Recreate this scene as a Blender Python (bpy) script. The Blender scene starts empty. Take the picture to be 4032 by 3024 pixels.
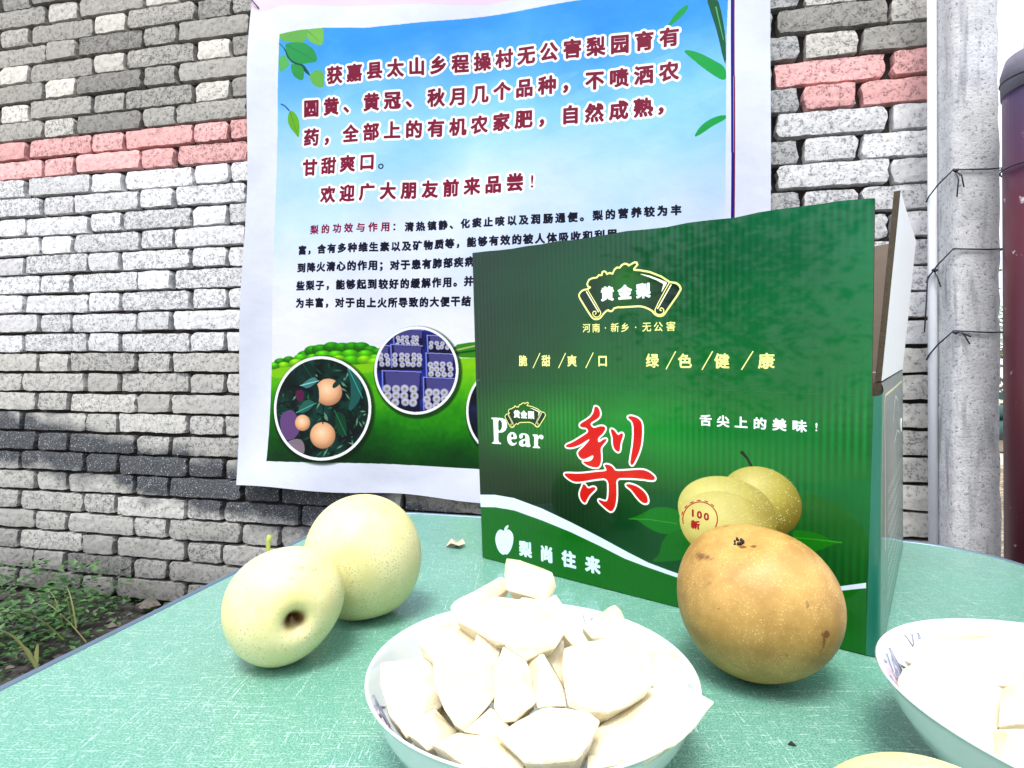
import bpy, bmesh, math, random
import numpy as np
from mathutils import Vector, Matrix
random.seed(7); RNG = np.random.default_rng(7)
SC = bpy.context.scene
COL = SC.collection

# ------------------------------------------------------------------ camera, sky, sun, exposure
F, PITCH, ROLL, CAMZ = 2150.0, -0.0156, -0.0094, 0.16      # focal length in photo pixels (4032 wide)
def _axes():
    cp, sp = math.cos(PITCH), math.sin(PITCH)
    fw = np.array([0, cp, -sp]); dn = np.array([0, -sp, -cp]); rt = np.array([1.0, 0, 0])
    c, s = math.cos(ROLL), math.sin(ROLL)
    return np.array([c*rt + s*dn, -s*rt + c*dn, fw])
AX = _axes(); CAM = np.array([0, 0, CAMZ])
cam_d = bpy.data.cameras.new('camera'); cam = bpy.data.objects.new('camera', cam_d); COL.objects.link(cam)
cam_d.sensor_width = 36; cam_d.lens = F/4032*36; cam_d.clip_start = 0.01; cam_d.clip_end = 3000
cam.matrix_world = Matrix(((AX[0][0], -AX[1][0], -AX[2][0], 0), (AX[0][1], -AX[1][1], -AX[2][1], 0),
                           (AX[0][2], -AX[1][2], -AX[2][2], CAMZ), (0, 0, 0, 1)))
SC.camera = cam
SUN_ELEV, SUN_AZ = math.radians(66), math.radians(200)      # azimuth clockwise from +Y: behind the camera, a little left
world = bpy.data.worlds.new('World'); SC.world = world; world.use_nodes = True
wn_ = world.node_tree; wn_.nodes.clear()
sky = wn_.nodes.new('ShaderNodeTexSky'); sky.sky_type = 'NISHITA'; sky.sun_disc = False
sky.sun_elevation = SUN_ELEV; sky.sun_rotation = SUN_AZ; sky.dust_density = 3.0; sky.air_density = 1.0
bg = wn_.nodes.new('ShaderNodeBackground'); bg.inputs['Strength'].default_value = 0.11
wo = wn_.nodes.new('ShaderNodeOutputWorld')
veil = wn_.nodes.new('ShaderNodeMix'); veil.data_type = 'RGBA'; veil.inputs[0].default_value = .55; veil.inputs[7].default_value = (7.2, 7.4, 7.8, 1)
wn_.links.new(sky.outputs[0], veil.inputs[6]); wn_.links.new(veil.outputs[2], bg.inputs[0]); wn_.links.new(bg.outputs[0], wo.inputs[0])
sun_d = bpy.data.lights.new('sun', 'SUN'); sun_d.energy = 1.5; sun_d.angle = math.radians(20); sun_d.color = (1.0, 0.97, 0.92)
sun = bpy.data.objects.new('sun', sun_d); COL.objects.link(sun); sun.location = (0, 0, 3)
sd = Vector((math.sin(SUN_AZ)*math.cos(SUN_ELEV), math.cos(SUN_AZ)*math.cos(SUN_ELEV), math.sin(SUN_ELEV)))
sun.rotation_euler = sd.to_track_quat('Z', 'Y').to_euler()
SC.view_settings.view_transform = 'Standard'; SC.view_settings.look = 'None'
SC.view_settings.exposure = 1.38; SC.view_settings.gamma = 1.0; SC.view_settings.use_curve_mapping = False
SC.render.engine = 'CYCLES'

# ------------------------------------------------------------------ helpers
def ray(x, y): return AX.T @ np.array([(x-2016)/F, (y-1512)/F, 1.0])
def hit(x, y, pt, n):
    D = ray(x, y); n = np.asarray(n, float)
    return CAM + D*(np.dot(np.asarray(pt, float)-CAM, n)/np.dot(D, n))
def tab(x, y, z=0.0): return hit(x, y, (0, 0, z), (0, 0, 1))
TH, WD = 0.2033, 1.4335                                     # wall direction and distance
UD = np.array([math.cos(TH), -math.sin(TH), 0]); WN = np.array([-math.sin(TH), -math.cos(TH), 0]); W0 = np.array([0, WD, 0])
GZ = -0.48
def wallp(u, z, out=0.0): return W0 + UD*u + WN*out + np.array([0, 0, z])

def tag(o, label=None, cat=None, group=None, kind=None):
    if label: o['label'] = label
    if cat: o['category'] = cat
    if group: o['group'] = group
    if kind: o['kind'] = kind
    return o
def empty(name, loc, label=None, cat=None, group=None, rz=0.0):
    o = bpy.data.objects.new(name, None); COL.objects.link(o); o.location = loc; o.rotation_euler = (0, 0, rz)
    o.empty_display_size = 0.05
    return tag(o, label, cat, group)
def mobj(name, verts, faces, mats, parent=None, smooth=False, mi=None, uvs=None):
    me = bpy.data.meshes.new(name); me.from_pydata([tuple(map(float, v)) for v in verts], [], faces)
    if not isinstance(mats, (list, tuple)): mats = [mats]
    for m in mats: me.materials.append(m)
    if mi is not None: me.polygons.foreach_set('material_index', mi)
    if smooth: me.polygons.foreach_set('use_smooth', [True]*len(me.polygons))
    if uvs is not None:
        uvl = me.uv_layers.new(name='UVMap')
        li = np.empty(len(me.loops), dtype=np.int32); me.loops.foreach_get('vertex_index', li)
        uvl.data.foreach_set('uv', np.asarray(uvs, dtype=np.float32)[li].ravel())
    me.update()
    return link(name, me, parent)
def link(name, me, parent=None):
    o = bpy.data.objects.new(name, me); COL.objects.link(o)
    if parent is not None:
        o.parent = parent
        bpy_local(o, parent)
    return o
def bpy_local(o, parent):                                   # geometry is written in world space: undo the parent's placement
    chain = Matrix.Identity(4); p = parent
    mats = []
    while p is not None:
        mats.append((Matrix.Translation(p.location) @ p.rotation_euler.to_matrix().to_4x4(), p.matrix_parent_inverse.copy())); p = p.parent
    for m, inv in reversed(mats): chain = chain @ inv @ m
    o.matrix_parent_inverse = chain.inverted()
def tube_data(pts, rad, n=8, cap=True):
    pts = [Vector(p) for p in pts]; V = []; Fc = []; up = None
    for i, p in enumerate(pts):
        t = (pts[min(i+1, len(pts)-1)] - pts[max(i-1, 0)]).normalized()
        if up is None: up = t.orthogonal().normalized()
        up = (up - t*up.dot(t)).normalized(); s = t.cross(up)
        r = rad[i] if isinstance(rad, (list, tuple)) else rad
        for k in range(n):
            a = 2*math.pi*k/n; V.append(p + (up*math.cos(a) + s*math.sin(a))*r)
    for i in range(len(pts)-1):
        for k in range(n): a = i*n+k; b = i*n+(k+1) % n; Fc.append((a, b, b+n, a+n))
    if cap: Fc.append(tuple(range(n))[::-1]); Fc.append(tuple(range((len(pts)-1)*n, len(pts)*n)))
    return V, Fc
def merge(parts):
    V = []; Fc = []
    for v, f in parts:
        b = len(V); V += list(v); Fc += [tuple(i+b for i in q) for q in f]
    return V, Fc
def tube(name, pts, rad, mat, parent=None, n=8):
    v, f = tube_data(pts, rad, n); return mobj(name, v, f, mat, parent, True)
def box_data(c, a, b, h):                                   # c corner, a,b,h edge vectors
    c, a, b, h = map(lambda q: np.asarray(q, float), (c, a, b, h))
    V = [c, c+a, c+a+b, c+b, c+h, c+a+h, c+a+b+h, c+b+h]
    return V, [(0, 3, 2, 1), (4, 5, 6, 7), (0, 1, 5, 4), (1, 2, 6, 5), (2, 3, 7, 6), (3, 0, 4, 7)]
def smooth_noise(shape, cells, rng=RNG):                    # value noise on a grid, 0..1
    h, w = shape; ch = max(2, int(cells)); cw = max(2, int(cells*w/h))
    g = rng.random((ch+2, cw+2))
    y = np.linspace(0, ch, h); x = np.linspace(0, cw, w); yi = y.astype(int); xi = x.astype(int)
    fy = y-yi; fx = x-xi; fy = fy*fy*(3-2*fy); fx = fx*fx*(3-2*fx)
    yi = np.minimum(yi, ch); xi = np.minimum(xi, cw)
    a = g[yi][:, xi]; b = g[yi][:, xi+1]; c = g[yi+1][:, xi]; d = g[yi+1][:, xi+1]
    fx = fx[None]; fy = fy[:, None]
    return a*(1-fx)*(1-fy) + b*fx*(1-fy) + c*(1-fx)*fy + d*fx*fy

# ------------------------------------------------------------------ node materials
class NM:
    def __init__(s, name):
        s.m = bpy.data.materials.new(name); s.m.use_nodes = True; s.t = s.m.node_tree; s.n = s.t.nodes; s.l = s.t.links
        s.b = s.n['Principled BSDF']
    def add(s, typ, **kw):
        nd = s.n.new(typ)
        for k, v in kw.items():
            if k.startswith('i_'):
                key = k[2:]; key = int(key) if key.isdigit() else key.replace('_', ' ')
                if hasattr(v, 'links') or isinstance(v, bpy.types.NodeSocket): s.l.new(v, nd.inputs[key])
                else: nd.inputs[key].default_value = v
            else: setattr(nd, k, v)
        return nd
    def coord(s, kind='Object', scale=(1, 1, 1), rot=(0, 0, 0), src=None):
        tc = s.add('ShaderNodeTexCoord') if src is None else None
        mp = s.add('ShaderNodeMapping'); s.l.new(tc.outputs[kind] if src is None else src, mp.inputs[0])
        mp.inputs['Scale'].default_value = scale; mp.inputs['Rotation'].default_value = rot
        return mp.outputs[0]
    def noise(s, vec, scale, detail=3, rough=0.5, dist=0.0):
        nd = s.add('ShaderNodeTexNoise'); s.l.new(vec, nd.inputs['Vector']); nd.inputs['Scale'].default_value = scale
        nd.inputs['Detail'].default_value = detail; nd.inputs['Roughness'].default_value = rough; nd.inputs['Distortion'].default_value = dist
        return nd.outputs['Fac']
    def vor(s, vec, scale, feature='F1'):
        nd = s.add('ShaderNodeTexVoronoi', feature=feature); s.l.new(vec, nd.inputs['Vector']); nd.inputs['Scale'].default_value = scale
        return nd.outputs['Distance']
    def ramp(s, fac, a, b, ca=(0, 0, 0, 1), cb=(1, 1, 1, 1)):
        nd = s.add('ShaderNodeValToRGB'); s.l.new(fac, nd.inputs[0]); e = nd.color_ramp.elements
        e[0].position = a; e[1].position = b; e[0].color = ca; e[1].color = cb
        return nd.outputs[0]
    def mix(s, fac, a, b, blend='MIX'):
        nd = s.add('ShaderNodeMix', data_type='RGBA', blend_type=blend)
        for v, k in ((fac, 0), (a, 6), (b, 7)):
            if isinstance(v, bpy.types.NodeSocket): s.l.new(v, nd.inputs[k])
            elif k == 0: nd.inputs[0].default_value = v
            else: nd.inputs[k].default_value = (*v[:3], 1)
        return nd.outputs[2]
    def math(s, op, a, b=0.0, clamp=False):
        nd = s.add('ShaderNodeMath', operation=op, use_clamp=clamp)
        for v, k in ((a, 0), (b, 1)):
            if isinstance(v, bpy.types.NodeSocket): s.l.new(v, nd.inputs[k])
            else: nd.inputs[k].default_value = v
        return nd.outputs[0]
    def bump(s, h, strength=0.3, dist=0.001):
        nd = s.add('ShaderNodeBump'); s.l.new(h, nd.inputs['Height']); nd.inputs['Strength'].default_value = strength
        nd.inputs['Distance'].default_value = dist; s.l.new(nd.outputs[0], s.b.inputs['Normal']); return nd.outputs[0]
    def set(s, **kw):
        for k, v in kw.items():
            key = {'color': 'Base Color', 'rough': 'Roughness', 'spec': 'Specular IOR Level', 'metal': 'Metallic', 'sss': 'Subsurface Weight',
                   'coat': 'Coat Weight', 'coatr': 'Coat Roughness', 'sheen': 'Sheen Weight', 'trans': 'Transmission Weight'}[k]
            if isinstance(v, bpy.types.NodeSocket): s.l.new(v, s.b.inputs[key])
            elif key == 'Base Color': s.b.inputs[key].default_value = (*v[:3], 1)
            else: s.b.inputs[key].default_value = v
        return s
def plain(name, col, rough=0.6, var=0.12, scale=40, bump=0.15, bd=0.001, **kw):
    m = NM(name); c = m.coord('Object'); n = m.noise(c, scale, 4)
    m.set(color=m.mix(n, tuple(x*(1-var) for x in col), tuple(min(1, x*(1+var)) for x in col)), rough=rough, **kw)
    m.bump(m.noise(c, scale*3, 4), bump, bd); return m.m

# brick: white-washed grey cement, dark pits, damp dark band; object colour carries each brick's own tint
def brick_mat():
    m = NM('brick_face'); geo = m.add('ShaderNodeNewGeometry'); P = geo.outputs['Position']
    oi = m.add('ShaderNodeObjectInfo')
    off = m.add('ShaderNodeVectorMath', operation='ADD'); m.l.new(P, off.inputs[0])
    sc = m.add('ShaderNodeVectorMath', operation='SCALE'); sc.inputs[0].default_value = (3.1, 1.7, 2.3); m.l.new(oi.outputs['Random'], sc.inputs['Scale'])
    m.l.new(sc.outputs[0], off.inputs[1]); V = off.outputs[0]
    fine = m.noise(V, 210, 3, .7); mid = m.noise(V, 85, 4, .65); big = m.noise(V, 9, 3)
    pits = m.ramp(m.math('ADD', m.math('ADD', m.math('MULTIPLY', fine, .55), m.math('MULTIPLY', mid, .45)), m.math('MULTIPLY', m.math('SUBTRACT', oi.outputs['Random'], .35), .07)), .40, .49)
    base = m.mix(m.ramp(mid, .3, .7), m.mix(1.0, oi.outputs['Color'], (.78, .79, .80), 'MULTIPLY'), oi.outputs['Color'])
    col = m.mix(pits, m.mix(1.0, base, (.42, .44, .46), 'MULTIPLY'), base)
    # damp stain: band in wall coordinates (u along the wall, z up)
    du = m.add('ShaderNodeVectorMath', operation='DOT_PRODUCT'); m.l.new(P, du.inputs[0]); du.inputs[1].default_value = tuple(UD)
    dz = m.add('ShaderNodeVectorMath', operation='DOT_PRODUCT'); m.l.new(P, dz.inputs[0]); dz.inputs[1].default_value = (0, 0, 1)
    # centre of the band: z = -0.085 - 0.17*(u+1.7)
    cz = m.math('ADD', dz.outputs['Value'], m.math('MULTIPLY', m.math('ADD', du.outputs['Value'], 1.45 + .29), .155))
    cz = m.math('ADD', cz, .035); cz = m.math('ADD', cz, m.math('MULTIPLY', m.math('SUBTRACT', big, .5), .14))
    band = m.ramp(m.math('ABSOLUTE', cz), .055, .10, (1, 1, 1, 1), (0, 0, 0, 1))
    speck = m.ramp(m.noise(V, 260, 2, .7), .60, .68)
    wet = m.mix(speck, (.035, .042, .055), (.55, .58, .6))
    low = m.add('ShaderNodeMapRange'); m.l.new(m.math('ADD', dz.outputs['Value'], m.math('MULTIPLY', big, .12)), low.inputs[0])  # shade at the wall foot, put into the brick colour
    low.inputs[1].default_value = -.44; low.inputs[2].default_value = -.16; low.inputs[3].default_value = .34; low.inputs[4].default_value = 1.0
    foot_shade = m.add('ShaderNodeCombineColor'); [m.l.new(low.outputs[0], foot_shade.inputs[i]) for i in range(3)]
    col = m.mix(1.0, col, foot_shade.outputs[0], 'MULTIPLY')
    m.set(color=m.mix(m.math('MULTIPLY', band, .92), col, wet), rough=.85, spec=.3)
    m.bump(m.math('ADD', m.math('MULTIPLY', pits, .7), m.math('MULTIPLY', mid, .6)), .55, .0025)
    return m.m
M_BRICK = brick_mat()
M_MORTAR = plain('old_mortar', (.030, .023, .021), .95, .55, 25, .8, .004)
M_CONC = None
def concrete_mat():
    m = NM('concrete'); c = m.coord('Object'); n = m.noise(c, 30, 5, .6); f = m.noise(c, 170, 4, .7)
    streak = m.noise(m.coord('Object', (1, 1, .12)), 60, 4)
    col = m.mix(m.ramp(n, .35, .65), (.50, .51, .53), (.64, .65, .66)); col = m.mix(m.ramp(f, .34, .44), (.20, .21, .24), col)
    col = m.mix(m.ramp(streak, .55, .72), col, (.30, .31, .34)); m.set(color=col, rough=.9)
    m.bump(m.math('ADD', f, m.math('MULTIPLY', n, .5)), .7, .003); return m.m
M_CONC = concrete_mat()

def table_mat():
    m = NM('green_woven_laminate'); R = (0, 0, TH)
    c = m.coord('Object', rot=R)
    # white slub threads running along and across the table
    def slub(sx, sy, lo, hi):
        return m.ramp(m.noise(m.coord('Object', (sx, sy, 1), R), 1.0, 2, .6, .1), lo, hi)
    a = slub(120, 1500, .62, .70); b = slub(1500, 130, .63, .71)
    dash = m.ramp(m.noise(c, 700, 1), .44, .52)
    a2 = m.math('MULTIPLY', slub(16, 1000, .64, .68), dash); b2 = m.math('MULTIPLY', slub(1000, 20, .65, .69), dash)
    th = m.math('MAXIMUM', m.math('MAXIMUM', a, b), m.math('MAXIMUM', a2, b2))
    wv = m.math('MULTIPLY', m.math('ADD', m.noise(m.coord('Object', (900, 1700, 1), R), 1.0, 2, .6), m.noise(m.coord('Object', (1700, 900, 1), R), 1.0, 2, .6)), .5)
    patch = m.noise(c, 9, 3)
    col = m.mix(m.ramp(wv, .40, .60), (.038, .165, .118), (.22, .445, .36))
    col = m.mix(m.math('MULTIPLY', m.ramp(patch, .3, .7), .30), col, (.085, .36, .25))
    col = m.mix(m.math('MULTIPLY', th, .72), col, (.66, .84, .78))
    sm = m.noise(c, 14, 5, .6); m.set(color=col, rough=m.ramp(sm, .3, .7, (.30, .30, .30, 1), (.48, .48, .48, 1)), spec=.5, coat=.45, coatr=.16)
    m.bump(m.math('ADD', wv, th), .25, .0004); return m.m
M_TABLE = table_mat()
M_EDGE = plain('blue_grey_metal_edge', (.18, .25, .33), .35, .1, 60, .05, metal=.6)
M_LEG = plain('painted_steel', (.2, .22, .25), .4, .1, metal=.5)

def pear_mat(name, c0, c1, dot, dotscale, spot, dents=True, rough=.42):
    m = NM(name); c = m.coord('Object'); n = m.noise(c, 22, 4); n2 = m.noise(c, 75, 4, .6)
    col = m.mix(m.math('ADD', m.math('MULTIPLY', m.ramp(n, .35, .65), .6), m.math('MULTIPLY', m.ramp(n2, .38, .62), .4)), c0, c1)
    d = m.vor(c, dotscale); dots = m.ramp(d, .17, .33, (1, 1, 1, 1), (0, 0, 0, 1))
    col = m.mix(m.math('MULTIPLY', dots, m.ramp(n2, .35, .65)), col, dot)
    blem = m.ramp(m.noise(c, 55, 5, .7, .6), .635, .69); col = m.mix(m.math('MULTIPLY', blem, .75), col, spot)
    sc_ = m.add('ShaderNodeAttribute', attribute_name='scar', attribute_type='GEOMETRY')
    brk = m.ramp(m.math('ADD', m.math('MULTIPLY', m.noise(c, 260, 3, .7), .5), m.math('MULTIPLY', sc_.outputs['Fac'], .6)), .48, .60)
    col = m.mix(m.math('MULTIPLY', brk, m.math('MINIMUM', m.math('MULTIPLY', sc_.outputs['Fac'], 2.0), 1.0)), col, spot)
    att = m.add('ShaderNodeAttribute', attribute_name='pit', attribute_type='GEOMETRY')
    col = m.mix(att.outputs['Fac'], col, (.10, .035, .008))
    tiny = m.ramp(m.vor(c, 55), .03, .05, (1, 1, 1, 1), (0, 0, 0, 1)); pick = m.ramp(m.noise(c, 30, 1), .62, .66)
    col = m.mix(m.math('MULTIPLY', tiny, pick), col, (.03, .015, .008))
    m.set(color=col, rough=rough, spec=.45, sss=.12); m.b.inputs['Subsurface Radius'].default_value = (.01, .006, .002)
    m.b.inputs['Subsurface Scale'].default_value = .6
    m.bump(m.math('ADD', m.math('MULTIPLY', dots, -.3), n2), .18, .0008); return m.m
M_PEARY = pear_mat('pale_yellow_pear_skin', (.68, .61, .25), (.81, .74, .43), (.46, .36, .14), 620, (.52, .33, .10))
M_PEARG = pear_mat('greenish_pear_skin', (.63, .58, .24), (.78, .72, .40), (.34, .31, .11), 620, (.50, .32, .12))
M_PEARB = pear_mat('russet_pear_skin', (.29, .155, .034), (.52, .32, .090), (.66, .44, .17), 700, (.17, .075, .02), rough=.5)
def flesh_mat():
    m = NM('pear_flesh'); c = m.coord('Object'); n = m.noise(c, 60, 4, .6); f = m.noise(c, 900, 3)
    col = m.mix(m.ramp(n, .28, .66), (.67, .56, .33), (.77, .72, .57)); m.set(color=col, rough=.26, sss=.35, spec=.5, coat=.25, coatr=.12)
    m.b.inputs['Subsurface Radius'].default_value = (.012, .009, .005); m.b.inputs['Subsurface Scale'].default_value = .5
    m.bump(m.math('ADD', f, m.noise(c, 160, 4)), .35, .0012); return m.m
M_FLESH = flesh_mat()
M_PORC = plain('white_porcelain', (.60, .66, .66), .12, .01, 20, .0, coat=.5)
M_MOTIF = plain('blue_grey_glaze', (.22, .23, .33), .2, .3, 300, 0)
M_MOTIF2 = plain('pink_glaze', (.48, .38, .45), .2, .2, 300, 0)
M_WIRE = plain('dark_wire', (.02, .022, .045), .5, .2)
M_PVC = plain('white_pvc_pipe', (.72, .75, .80), .3, .04)
M_STEM = plain('green_stem', (.30, .36, .08), .6, .3, 300)
M_BLACK = plain('dry_black', (.02, .015, .01), .8, .4, 500)
M_CARD = plain('brown_cardboard', (.17, .13, .10), .85, .15, 60, .2)
M_CARDE = plain('cut_cardboard_edge', (.07, .05, .032), .9, .5, 500, .4)
M_WHITEC = NM('white_printed_card'); M_WHITEC.set(color=(.90, .91, .92), rough=.35); M_WHITEC = M_WHITEC.m
M_BLUE = plain('blue_plastic', (.03, .16, .62), .35, .2, 60)
M_TARP = plain('dark_green_plastic', (.012, .05, .045), .45, .4, 8, .3, .01)
def soil_mat():
    m = NM('soil'); c = m.coord('Object'); n = m.noise(c, 1.2, 5); f = m.noise(c, 45, 5, .65)
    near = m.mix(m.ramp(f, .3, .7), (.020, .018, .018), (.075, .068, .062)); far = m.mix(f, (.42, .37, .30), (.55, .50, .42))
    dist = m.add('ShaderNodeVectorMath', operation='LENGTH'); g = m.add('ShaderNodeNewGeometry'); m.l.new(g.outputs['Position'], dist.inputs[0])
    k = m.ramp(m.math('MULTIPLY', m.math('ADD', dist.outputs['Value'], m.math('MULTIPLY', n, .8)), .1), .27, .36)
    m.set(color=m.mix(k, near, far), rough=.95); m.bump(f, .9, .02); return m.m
M_SOIL = soil_mat()
def leaf_mat(name, a, b):
    m = NM(name); g = m.add('ShaderNodeNewGeometry'); n = m.noise(m.coord('Object'), 14, 3)
    col = m.mix(m.math('ADD', m.math('MULTIPLY', g.outputs['Random Per Island'], .7), m.math('MULTIPLY', n, .3)), a, b)
    m.set(color=col, rough=.5); m.b.inputs['Transmission Weight'].default_value = 0; return m.m
M_WEED = leaf_mat('weed_leaf', (.006, .030, .010), (.060, .16, .035))
M_FAR = leaf_mat('far_leaf', (.05, .12, .03), (.20, .32, .10))
M_GRASS = leaf_mat('grass_blade', (.16, .22, .06), (.30, .30, .12))
M_STRAW = leaf_mat('straw', (.20, .15, .09), (.46, .40, .28))

# ------------------------------------------------------------------ print canvases (flat print; the carton front also carries a painted reflection)
_glyph = {}
GR = 160
def glyph(ch):                                              # boolean bitmap of one character from Blender's own font
    if ch in _glyph: return _glyph[ch]
    cu = bpy.data.curves.new('g', 'FONT'); cu.body = ch; cu.resolution_u = 4
    ob = bpy.data.objects.new('g', cu); COL.objects.link(ob)
    me = ob.to_mesh(); me.calc_loop_triangles()
    co = np.array([v.co[:2] for v in me.vertices]) if len(me.vertices) else np.zeros((0, 2))
    tr = [tuple(t.vertices) for t in me.loop_triangles]
    img = np.zeros((GR, GR), bool); s = GR/1.12
    P = np.c_[(co[:, 0] - .0)*s + GR*.02, GR - ((co[:, 1] + .155)*s) - GR*.02] if len(co) else co
    wide = (co[:, 0].max()+co[:, 0].min())/2 if len(co) else .5
    if ord(ch) < 0x2000 and len(co): P[:, 0] += GR/2 - (wide*s + GR*.02)
    for a, b, c in tr:
        A, B, C_ = P[a], P[b], P[c]
        x0 = int(max(0, min(A[0], B[0], C_[0]) - 1)); x1 = int(min(GR-1, max(A[0], B[0], C_[0]) + 1))
        y0 = int(max(0, min(A[1], B[1], C_[1]) - 1)); y1 = int(min(GR-1, max(A[1], B[1], C_[1]) + 1))
        if x1 < x0 or y1 < y0: continue
        X, Y = np.meshgrid(np.arange(x0, x1+1), np.arange(y0, y1+1))
        e = lambda p, q: (q[0]-p[0])*(Y-p[1]) - (q[1]-p[1])*(X-p[0])
        e0, e1, e2 = e(A, B), e(B, C_), e(C_, A)
        img[y0:y1+1, x0:x1+1] |= ((e0 >= 0) & (e1 >= 0) & (e2 >= 0)) | ((e0 <= 0) & (e1 <= 0) & (e2 <= 0))
    ob.to_mesh_clear(); COL.objects.unlink(ob); bpy.data.objects.remove(ob); bpy.data.curves.remove(cu)
    _glyph[ch] = img; return img
def dilate(m, r):
    if r <= 0: return m
    pad = int(math.ceil(r)); M = np.pad(m, pad); out = M.copy(); ri = int(math.ceil(r))
    for dy in range(-ri, ri+1):
        w = r*r - dy*dy
        if w < 0: continue
        w = int(math.sqrt(w)); sh = np.roll(M, dy, 0)
        acc = sh.copy()
        for dx in range(1, w+1): acc |= np.roll(sh, dx, 1) | np.roll(sh, -dx, 1)
        out |= acc
    return out                                              # padded by pad on each side
class Canvas:
    def __init__(s, w, h, corners):                          # corners: photo positions of TL, TR, BR, BL
        s.w, s.h = w, h; s.a = np.ones((h, w, 3), np.float32)
        s.H = s.homog(corners, [(0, 0), (w, 0), (w, h), (0, h)]); s.clip = None
    @staticmethod
    def homog(src, dst):
        A = []; b = []
        for (x, y), (u, v) in zip(src, dst):
            A.append([x, y, 1, 0, 0, 0, -u*x, -u*y]); b.append(u); A.append([0, 0, 0, x, y, 1, -v*x, -v*y]); b.append(v)
        return np.append(np.linalg.solve(np.array(A, float), np.array(b, float)), 1).reshape(3, 3)
    def P(s, pts):
        p = np.c_[np.asarray(pts, float), np.ones(len(pts))] @ s.H.T; return p[:, :2]/p[:, 2:]
    def sc(s, x, y):                                         # canvas pixels per photo pixel (x, y)
        q = s.P([(x, y), (x+10, y), (x, y+10)]); return np.linalg.norm(q[1]-q[0])/10, np.linalg.norm(q[2]-q[0])/10
    def put(s, mask, x0, y0, col, alpha=1.0):                # mask float/bool placed at integer x0,y0; col tuple or array
        h, w = mask.shape; X0, Y0 = max(0, x0), max(0, y0); X1, Y1 = min(s.w, x0+w), min(s.h, y0+h)
        if X1 <= X0 or Y1 <= Y0: return
        m = mask[Y0-y0:Y1-y0, X0-x0:X1-x0].astype(np.float32)*alpha
        if s.clip is not None: m = m*s.clip[Y0:Y1, X0:X1]
        c = np.asarray(col, np.float32)
        if c.ndim == 3: c = c[Y0-y0:Y1-y0, X0-x0:X1-x0]
        s.a[Y0:Y1, X0:X1] = s.a[Y0:Y1, X0:X1]*(1-m[..., None]) + c*m[..., None]
    def pmask(s, P, pad=2):
        x0, y0 = np.floor(P.min(0)).astype(int)-pad; x1, y1 = np.ceil(P.max(0)).astype(int)+pad
        x0, y0 = max(x0, -200), max(y0, -200); x1, y1 = min(x1, s.w+200), min(y1, s.h+200)
        X, Y = np.meshgrid(np.arange(x0, x1), np.arange(y0, y1)); m = np.zeros(X.shape, bool)
        n = len(P)
        for i in range(n):
            (ax, ay), (bx, by) = P[i], P[(i+1) % n]
            if ay == by: continue
            c = (ay > Y) != (by > Y); m ^= c & (X < (bx-ax)*(Y-ay)/(by-ay)+ax)
        return m, x0, y0
    def poly(s, pts, col, alpha=1.0, halo=0, hcol=(1, 1, 1), smooth=0):
        P = s.P(pts)
        for _ in range(smooth):
            Q = np.roll(P, -1, 0); P = np.stack([P*.75+Q*.25, P*.25+Q*.75], 1).reshape(-1, 2)
        m, x0, y0 = s.pmask(P, 2)
        if halo: d = dilate(m, halo); p = int(math.ceil(halo)); s.put(d, x0-p, y0-p, hcol)
        s.put(m, x0, y0, col, alpha)
        return m, x0, y0
    def line(s, pts, wid, col, alpha=1.0, smooth=0):
        P = s.P(pts)
        for _ in range(smooth):
            Q = np.stack([P[:-1]*.75+P[1:]*.25, P[:-1]*.25+P[1:]*.75], 1).reshape(-1, 2); P = np.r_[P[:1], Q, P[-1:]]
        W = np.interp(np.linspace(0, 1, len(P)), np.linspace(0, 1, len(np.atleast_1d(wid))), np.atleast_1d(wid))
        pad = int(W.max()+2); x0, y0 = np.floor(P.min(0)).astype(int)-pad; x1, y1 = np.ceil(P.max(0)).astype(int)+pad
        X, Y = np.meshgrid(np.arange(x0, x1), np.arange(y0, y1)); m = np.zeros(X.shape, bool)
        for i in range(len(P)-1):
            a, b = P[i], P[i+1]; d = b-a; L = max(d@d, 1e-9)
            t = np.clip(((X-a[0])*d[0]+(Y-a[1])*d[1])/L, 0, 1); r = (W[i]*(1-t)+W[i+1]*t)/2
            m |= (X-a[0]-t*d[0])**2+(Y-a[1]-t*d[1])**2 < r*r
        s.put(m, x0, y0, col, alpha)
    def char(s, ch, cx, cy, w, h, col, bold=0.0, halo=0, hcol=(1, 1, 1)):       # centre and size in canvas pixels
        g = glyph(ch); br = bold*GR
        d = dilate(g, br) if br > .5 else g
        ow = int(round(w*d.shape[1]/GR)); oh = int(round(h*d.shape[0]/GR))
        yi = np.clip(((np.arange(oh)+.5)/oh*d.shape[0]).astype(int), 0, d.shape[0]-1)
        xi = np.clip(((np.arange(ow)+.5)/ow*d.shape[1]).astype(int), 0, d.shape[1]-1)
        m = d[yi][:, xi]; x0 = int(round(cx-ow/2)); y0 = int(round(cy-oh/2))
        return m, x0, y0, col, halo, hcol
    def text(s, string, a, b, size, col, bold=0.03, halo=0, hcol=(1, 1, 1), wf=1.0, xs=None):
        """a, b: photo centres of first and last character; size: photo height of a character"""
        n = len(string); Pa, Pb = s.P([a, b]); ky = (s.sc(*a)[1]+s.sc(*b)[1])/2; h = size*ky*1.12
        items = []
        for i, ch in enumerate(string):
            if ch == ' ': continue
            t = (i/(n-1) if n > 1 else 0) if xs is None else xs[i]
            c = Pa*(1-t)+Pb*t; items.append(s.char(ch, c[0], c[1], h*wf, h, col, bold, halo, hcol))
        if halo:
            for m, x0, y0, cc, hl, hc in items: p = int(math.ceil(hl)); s.put(dilate(m, hl), x0-p, y0-p, hc)
        for m, x0, y0, cc, hl, hc in items: s.put(m, x0, y0, cc)
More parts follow.
